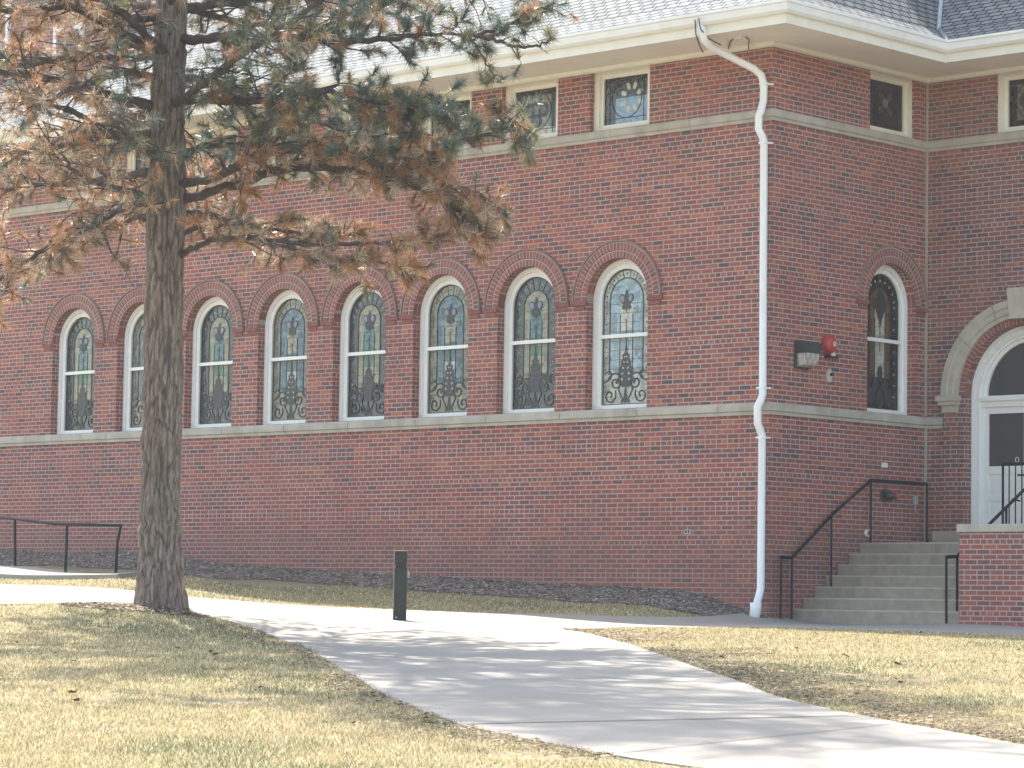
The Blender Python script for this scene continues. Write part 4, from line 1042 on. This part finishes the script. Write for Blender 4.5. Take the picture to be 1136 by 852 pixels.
def limb(pts, r0, r1, dens=1.0, needle=1.0, sub=1.0, start=.12, far=False):
    """pts world coordinates"""
    P = catmull(pts, 7); n = len(P); mb = MB(); ne = Needles()
    P = [p+rv(.018) if 0 < i < n-1 else p for i, p in enumerate(P)]
    mb.tube([tl(p) for p in P], [r0*(1-i/(n-1))**.8+r1 for i in range(n)], 7)
    tot = sum((P[i+1]-P[i]).length for i in range(n-1)); cnt = int(tot/.145*dens); side = 1
    for k in range(cnt):
        t = start+(1-start)*(k+RR.random()*.8)/cnt; f = t*(n-1); i = min(n-2, int(f)); p = P[i].lerp(P[i+1], f-i); ax_ = (P[i+1]-P[i]).normalized()
        side = -side; lat = ax_.cross(Vector((0, 0, 1))).normalized()*side
        d = (ax_*RR.uniform(.35, 1.1)+lat*RR.uniform(.2, 1.1)+Vector((0, 0, RR.uniform(-.45, .55)))).normalized()
        L = sub*(RR.uniform(.35, 1.15)*(1-t*.55)+.12)
        q, dd = crooked(p, d, L, 6, .28, .02); rb = (r0*(1-t)**.8+r1)*.45
        mb.tube([tl(v) for v in q], [max(.004, min(rb, .018)*(1-j/8)) for j in range(len(q))], 4, caps=False, smooth=False)
        for m_ in range(RR.randint(3, 5) if L > .3 else 2):
            j = RR.randint(1, len(q)-1); b = q[j]; d2 = (dd*RR.uniform(.2, 1)+rv(.9)+Vector((0, 0, .15))).normalized(); l2 = RR.uniform(.10, .34)*sub**.5
            q2, d3 = crooked(b, d2, l2, 4, .4); mb.tube([tl(v) for v in q2], [.0065, .006, .0055, .0045, .004], 3, caps=False, smooth=False)
            if RR.random() < needle: ne.tuft(tl(q2[-1]), d3, 50 if far else 84, .15, brownness(q2[-1])); NT[0] += 1
            if RR.random() < .8: # dead crooked side spur
                q3, _ = crooked(q2[2], rv(), .12, 3, .5); mb.tube([tl(v) for v in q3], [.004, .0035, .003, .0025], 3, caps=False, smooth=False)
        if RR.random() < needle*1.2: ne.tuft(tl(q[-1]), dd, 60 if far else 110, .165, brownness(q[-1])); NT[0] += 1
    if needle > .2: ne.tuft(tl(P[-1]), P[-1]-P[-2], 70, .14, brownness(P[-1]))
    o = mb.build('branch', M['twig'], tree); ne.build(o)
def PX(*a): return [unproj(x, y, Y) for x, y, Y in a]
# limbs seen in the photograph
limb(PX((172,120,35),(120,106,34.6),(60,88,34.2),(0,78,33.9),(-50,66,33.6)), .065, .012, .9, .45)
limb(PX((172,58,35),(135,48,35.4),(80,62,36),(30,72,36.4),(-30,60,36.8)), .05, .01, 1.0, .6)
limb(PX((172,148,35),(120,150,34.5),(70,161,34),(0,172,33.6),(-40,182,33.4)), .05, .010, .9, .35)
limb(PX((172,190,35),(120,197,35.5),(70,205,36),(25,205,36.3),(-20,228,36.5)), .045, .010, 1.0, .6)
limb(PX((172,222,35),(130,234,34.4),(90,258,33.8),(48,278,33.4),(8,305,33.2),(-30,318,33)), .04, .010, 1.0, .85)
limb(PX((172,232,35),(140,246,35.6),(90,262,36.2),(60,280,36.6)), .03, .008, 1.0, .85)
limb(PX((172,20,35),(130,18,34.4),(70,8,33.8),(10,12,33.5),(-40,0,33.2)), .05, .01, 1.1, .7)
limb(PX((172,85,35),(130,82,33.6),(80,100,32.6),(30,120,31.8)), .04, .01, .9, .5)
limb(PX((195,112,35),(235,109,34.7),(290,112,34.3),(350,100,34),(410,112,33.7),(470,118,33.5)), .06, .012, 1.3, .95, 1.0)
limb(PX((195,84,35),(230,90,35.3),(270,100,35.6),(330,128,35.9),(390,150,36)), .045, .010, 1.2, .9)
limb(PX((195,45,35),(260,40,34.6),(330,42,34.3),(400,46,34),(470,38,33.8),(525,38,33.6)), .055, .012, 1.1, .9, .85)
limb(PX((525,38,33.6),(555,46,33.5),(590,52,33.4),(614,42,33.3)), .022, .006, .9, .35, .45)
limb(PX((525,38,33.6),(560,30,33.6),(590,12,33.6),(615,2,33.6)), .020, .006, 1.0, .4, .45)
limb(PX((520,40,33.6),(536,62,33.5),(546,82,33.4),(560,86,33.4)), .010, .004, .5, .7, .3)
limb(PX((195,10,35),(250,4,35.5),(320,-5,36),(400,5,36.3),(460,-4,36.5)), .05, .012, 1.1, .9, .9)
limb(PX((195,205,35),(240,196,34.6),(290,168,34.2),(340,160,34),(400,176,33.8),(440,184,33.7),(500,160,33.6),(560,142,33.5),(572,140,33.5)), .05, .010, 1.15, .9, .8)
limb(PX((195,170,35),(250,160,35.6),(320,168,36),(390,178,36.3),(450,196,36.4)), .045, .010, 1.2, .85)
limb(PX((195,225,35),(260,205,34.8),(330,186,34.4),(400,192,34),(460,208,33.8),(500,228,33.7),(525,250,33.6)), .05, .012, 1.3, .95, .85)
limb(PX((440,200,33.8),(490,205,33.6),(530,214,33.5),(560,238,33.4)), .018, .006, 1.1, .9, .55)
limb(PX((500,228,33.7),(510,250,33.6),(522,272,33.5),(530,282,33.5)), .014, .005, .8, .5, .35)
limb(PX((195,288,35),(225,270,34.7),(260,264,34.4),(310,268,34.1),(360,272,33.9),(420,270,33.7),(455,272,33.6),(480,270,33.6)), .035, .008, 1.0, .8, .65)
limb(PX((300,270,34.1),(345,280,34),(390,290,33.9),(430,292,33.8),(446,300,33.8)), .016, .006, 1.2, .9, .5)
limb(PX((195,262,35),(235,248,35.5),(290,252,36),(350,260,36.3),(400,262,36.5)), .03, .008, 1.0, .7, .7)
limb(PX((330,40,34.3),(380,20,34.1),(430,-8,34)), .02, .006, 1.0, .9, .6)
limb(PX((350,100,34),(400,130,33.8),(450,120,33.7),(490,128,33.6)), .018, .006, 1.2, 1.0, .6)
limb(PX((350,186,34.4),(420,150,34.1),(480,150,34),(545,150,33.8)), .016, .006, 1.1, .8, .5)
# whorls pointing to and from the camera and the crown above the picture
zc = 4.7
while zc < 21:
    c, r = lerp_axis(zc); infr = zc < 7.2
    for k in range(3 if infr else 6):
        a = RR.uniform(0, 2*pi)
        if infr:      # keep to the front and back; the sides are laid out above
            a = RR.choice([pi/2, -pi/2])+RR.uniform(-.8, .8)
        Lr = (4.9 if zc > 5.5 else 3.6)*(1-max(0, zc-11)/14.)*RR.uniform(.7, 1.05)
        d = Vector((cos(a), sin(a), 0)); up = RR.uniform(-.05, .22)
        pts_ = [c+d*r*.7, c+d*Lr*.35+Vector((0, 0, Lr*.35*up)), c+d*Lr*.7+Vector((0, 0, Lr*.7*up))+rv(.15), c+d*Lr+Vector((0, 0, Lr*up*1.1))+rv(.2)]
        limb(pts_, .045, .010, .7 if infr else .62, .72 if infr else .85, 1.0 if infr else 1.25, far=True)
    zc += .62 if infr else .75
print('tufts', NT[0])

# ---------------------------------------------------------------- mulch ring, mulch bed, grass, leaves
def tri_mesh(name, v, c, mat, label, parent=None):
    n = len(c); me = bpy.data.meshes.new(name); me.vertices.add(len(v)); k = len(v)//n
    me.vertices.foreach_set('co', v.astype(np.float32).ravel()); me.loops.add(k*n); me.loops.foreach_set('vertex_index', np.arange(k*n, dtype=np.int32))
    me.polygons.add(n); me.polygons.foreach_set('loop_start', np.arange(0, k*n, k, dtype=np.int32)); me.update()
    ca = me.attributes.new('Col', 'FLOAT_COLOR', 'FACE'); ca.data.foreach_set('color', np.concatenate([c, np.ones((n, 1))], 1).astype(np.float32).ravel())
    me.materials.append(mat); o = bpy.data.objects.new(name, me); COL.objects.link(o); tag(o, label, None, None, 'stuff'); return o
def vnoise(X, Y, s, seed=0):
    """cheap smooth value noise on numpy arrays"""
    rs = np.random.RandomState(seed); T = rs.rand(64, 64); x = X*s+100; y = Y*s+100
    xi = np.floor(x).astype(int); yi = np.floor(y).astype(int); fx = x-xi; fy = y-yi; fx = fx*fx*(3-2*fx); fy = fy*fy*(3-2*fy)
    g = lambda a, b: T[a % 64, b % 64]
    return (g(xi, yi)*(1-fx)+g(xi+1, yi)*fx)*(1-fy)+(g(xi, yi+1)*(1-fx)+g(xi+1, yi+1)*fx)*fy
# lawn blades
def scatter(n, ymin, ymax, half=.19, pw=1.0):
    Y = ymin+(ymax-ymin)*RNG.rand(n)**pw; X = (RNG.rand(n)*2-1)*half*Y; return X, Y
E1n, E2n = np.array([E1.x, E1.y]), np.array([E2.x, E2.y])
def in_building(X, Y, m=0.0):
    a = (X-K.x)*E1n[0]+(Y-K.y)*E1n[1]; b = (X-K.x)*E2n[0]+(Y-K.y)*E2n[1]
    return ((a < m) & (b > -m)) | ((a >= m) & (b > .35)), a, b
Xs, Ys = scatter(1300000, 16.2, 46, pw=1.35)
inb, A_, B_ = in_building(Xs, Ys)
jx, jy = RNG.normal(0, .035, len(Xs)), RNG.normal(0, .035, len(Xs))
keep = ~inpoly(Xs+jx, Ys+jy, poly) & ~inpoly(Xs, Ys, rp) & ~inb & ~((A_ < .3) & (B_ > -1.25-.25*vnoise(Xs, Ys, 2, 4)))
dT = np.hypot(Xs-TB_.x, (Ys-TB_.y)); keep &= dT > .75+.35*vnoise(Xs, Ys, 3, 9)
bare = vnoise(Xs, Ys, .9, 3)*.6+vnoise(Xs, Ys, 3, 5)*.4; keep &= RNG.rand(len(Xs)) > (bare-.62)*4
X, Y = Xs[keep], Ys[keep]; n = len(X); Z = hgt(X, Y)
gn = vnoise(X, Y, .55, 1)*.5+vnoise(X, Y, 1.9, 2)*.3+RNG.rand(n)*.25
gn = gn+.10*((X < -1) & (Y > 24))+.16*((X > 1.5) & (Y < 29) & (Y > 23))
isg = (gn > .70) | (RNG.rand(n) < .10)
col = np.where(isg[:, None], np.array([.195, .20, .085]), np.array([.45, .36, .19]))*(RNG.uniform(.4, 1.45, (n, 1)))
pale = RNG.rand(n) < .25; col[pale] = np.array([.90, .80, .57])*RNG.uniform(.8, 1.1, (pale.sum(), 1))
an = RNG.rand(n)*2*pi; hl = RNG.uniform(.008, .032, n)*(1+.3*isg); ln = RNG.uniform(.1, 1.6, n)*hl; wd = RNG.uniform(.0018, .0042, n)*(Y/20)**.6
a2 = RNG.rand(n)*2*pi
p0 = np.stack([X-np.cos(an)*wd, Y-np.sin(an)*wd, Z-.004], 1); p1 = np.stack([X+np.cos(an)*wd, Y+np.sin(an)*wd, Z-.004], 1)
p2 = np.stack([X+np.cos(a2)*ln, Y+np.sin(a2)*ln, Z+hl], 1)
tri_mesh('grass', np.stack([p0, p1, p2], 1).reshape(-1, 3), col, M['blade'], 'dormant straw coloured lawn grass with green patches')
# bark chips: bed along the wall, ring round the tree
def chips(name, X, Y, s, cols, label, lift=.0):
    n = len(X); Z = hgt(X, Y)+lift; a = RNG.rand(n)*2*pi; ux = np.stack([np.cos(a), np.sin(a), RNG.uniform(-.2, .2, n)], 1); vx_ = np.stack([-np.sin(a), np.cos(a), RNG.uniform(-.25, .25, n)], 1)
    gx = (hgt(X+.06, Y)-hgt(X-.06, Y))/.12; gy = (hgt(X, Y+.06)-hgt(X, Y-.06))/.12     # chips lie along the slope
    ux[:, 2] += gx*ux[:, 0]+gy*ux[:, 1]; vx_[:, 2] += gx*vx_[:, 0]+gy*vx_[:, 1]
    L = (RNG.uniform(.5, 1.4, n)*s)[:, None]; Wd = L*RNG.uniform(.25, .6, (n, 1)); c = np.stack([X, Y, Z+RNG.uniform(.004, .020, n)], 1)
    v = np.stack([c-ux*L-vx_*Wd, c+ux*L-vx_*Wd, c+ux*L+vx_*Wd, c-ux*L+vx_*Wd], 1).reshape(-1, 3)
    cc = np.array(cols)[RNG.randint(0, len(cols), n)]*RNG.uniform(.6, 1.3, (n, 1)); return tri_mesh(name, v, cc, M['chip'], label)
n = 70000; a = -RNG.rand(n)*18+.2; b = -RNG.rand(n)**1.1*1.35; PXY = np.array([K.x, K.y])[None]+a[:, None]*E1n[None]+b[:, None]*E2n[None]
k = ~inpoly(PXY[:, 0], PXY[:, 1], poly); PXY = PXY[k]
chips('mulch_bed', PXY[:, 0], PXY[:, 1], .019, [(.22, .17, .135), (.30, .25, .205), (.36, .31, .265), (.14, .10, .08), (.50, .45, .40)], 'dark wood chip bed at the foot of the long brick wall')
n = 9000; r = RNG.rand(n)**.7*1.15; an = RNG.rand(n)*2*pi; X = TB_.x+.1+r*np.cos(an)*1.1; Y = TB_.y+r*np.sin(an)
k = ~inpoly(X, Y, poly); 
chips('mulch_ring', X[k], Y[k], .022, [(.20, .14, .10), (.30, .23, .17), (.12, .08, .06), (.38, .31, .24)], 'ring of brown wood chips round the foot of the pine', .01)
lx = []
for edge, off, wd_ in ((right_edge, 1, .55), (left_edge, -1, .28)):
    for (x0, y0), (x1, y1) in zip(edge[:-1], edge[1:]):
        dl = math.hypot(x1-x0, y1-y0); m_ = int(dl*(620 if off > 0 else 260)); tt = RNG.rand(m_); d_ = np.abs(RNG.normal(0, wd_, m_))
        nx_, ny_ = (y1-y0)/dl, -(x1-x0)/dl
        sgn = 1 if not inpoly(np.array([(x0+x1)/2+nx_*.2]), np.array([(y0+y1)/2+ny_*.2]), poly)[0] else -1
        lx.append(np.stack([x0+(x1-x0)*tt+nx_*d_*sgn, y0+(y1-y0)*tt+ny_*d_*sgn], 1))
lx = np.concatenate(lx); lx = lx[(vnoise(lx[:, 0], lx[:, 1], 1.3, 8) > .38) & ~inpoly(lx[:, 0], lx[:, 1], poly)]
chips('litter', lx[:, 0], lx[:, 1], .017, [(.17, .12, .085), (.11, .075, .055), (.24, .18, .13), (.30, .24, .18)], 'thin brown litter and soil along the edges of the path', .012)
# fallen leaves
lm = MB()
for (x0, x1, s_) in ((-.05, 0, 1), (0, .05, 1)):
    pass
def leaf_mesh():
    out = [(-.045, 0), (-.02, .03), (.01, .022), (.03, .038), (.035, .012), (.055, 0), (.035, -.012), (.03, -.038), (.008, -.02), (-.022, -.03)]
    mb = MB(); mb.face([(x, y, .008+abs(y)*.45+x*x*3) for x, y in out[:6]]+[]); mb.face([(out[0][0], out[0][1], .008+out[0][0]**2*3)]+[(x, y, .008+abs(y)*.5+x*x*3) for x, y in out[5:]]); return mb
first = leaf_mesh().build('fallen_leaf', M['leaf'])
spots = []
while len(spots) < 46:
    x, y = RR.uniform(-5, 6), RR.uniform(17.5, 36)
    if abs(x) > .175*y: continue
    on = bool(inpoly(np.array([x]), np.array([y]), poly)[0])
    if on: continue
    spots.append((x, y, on))
for i, (x, y, on) in enumerate(spots):
    o = first if i == 0 else first.copy()
    if i: COL.objects.link(o)
    s_ = RR.uniform(.45, .95); o.location = (x, y, h1(x, y)+(.035 if on else .02)); o.rotation_euler = (RR.uniform(-.5, .5), RR.uniform(-.5, .5), RR.uniform(0, 6.3)); o.scale = (s_, s_, s_)
    tag(o, 'curled dry brown leaf lying on the straw coloured lawn', 'leaf', 'fallen leaves on the lawn')
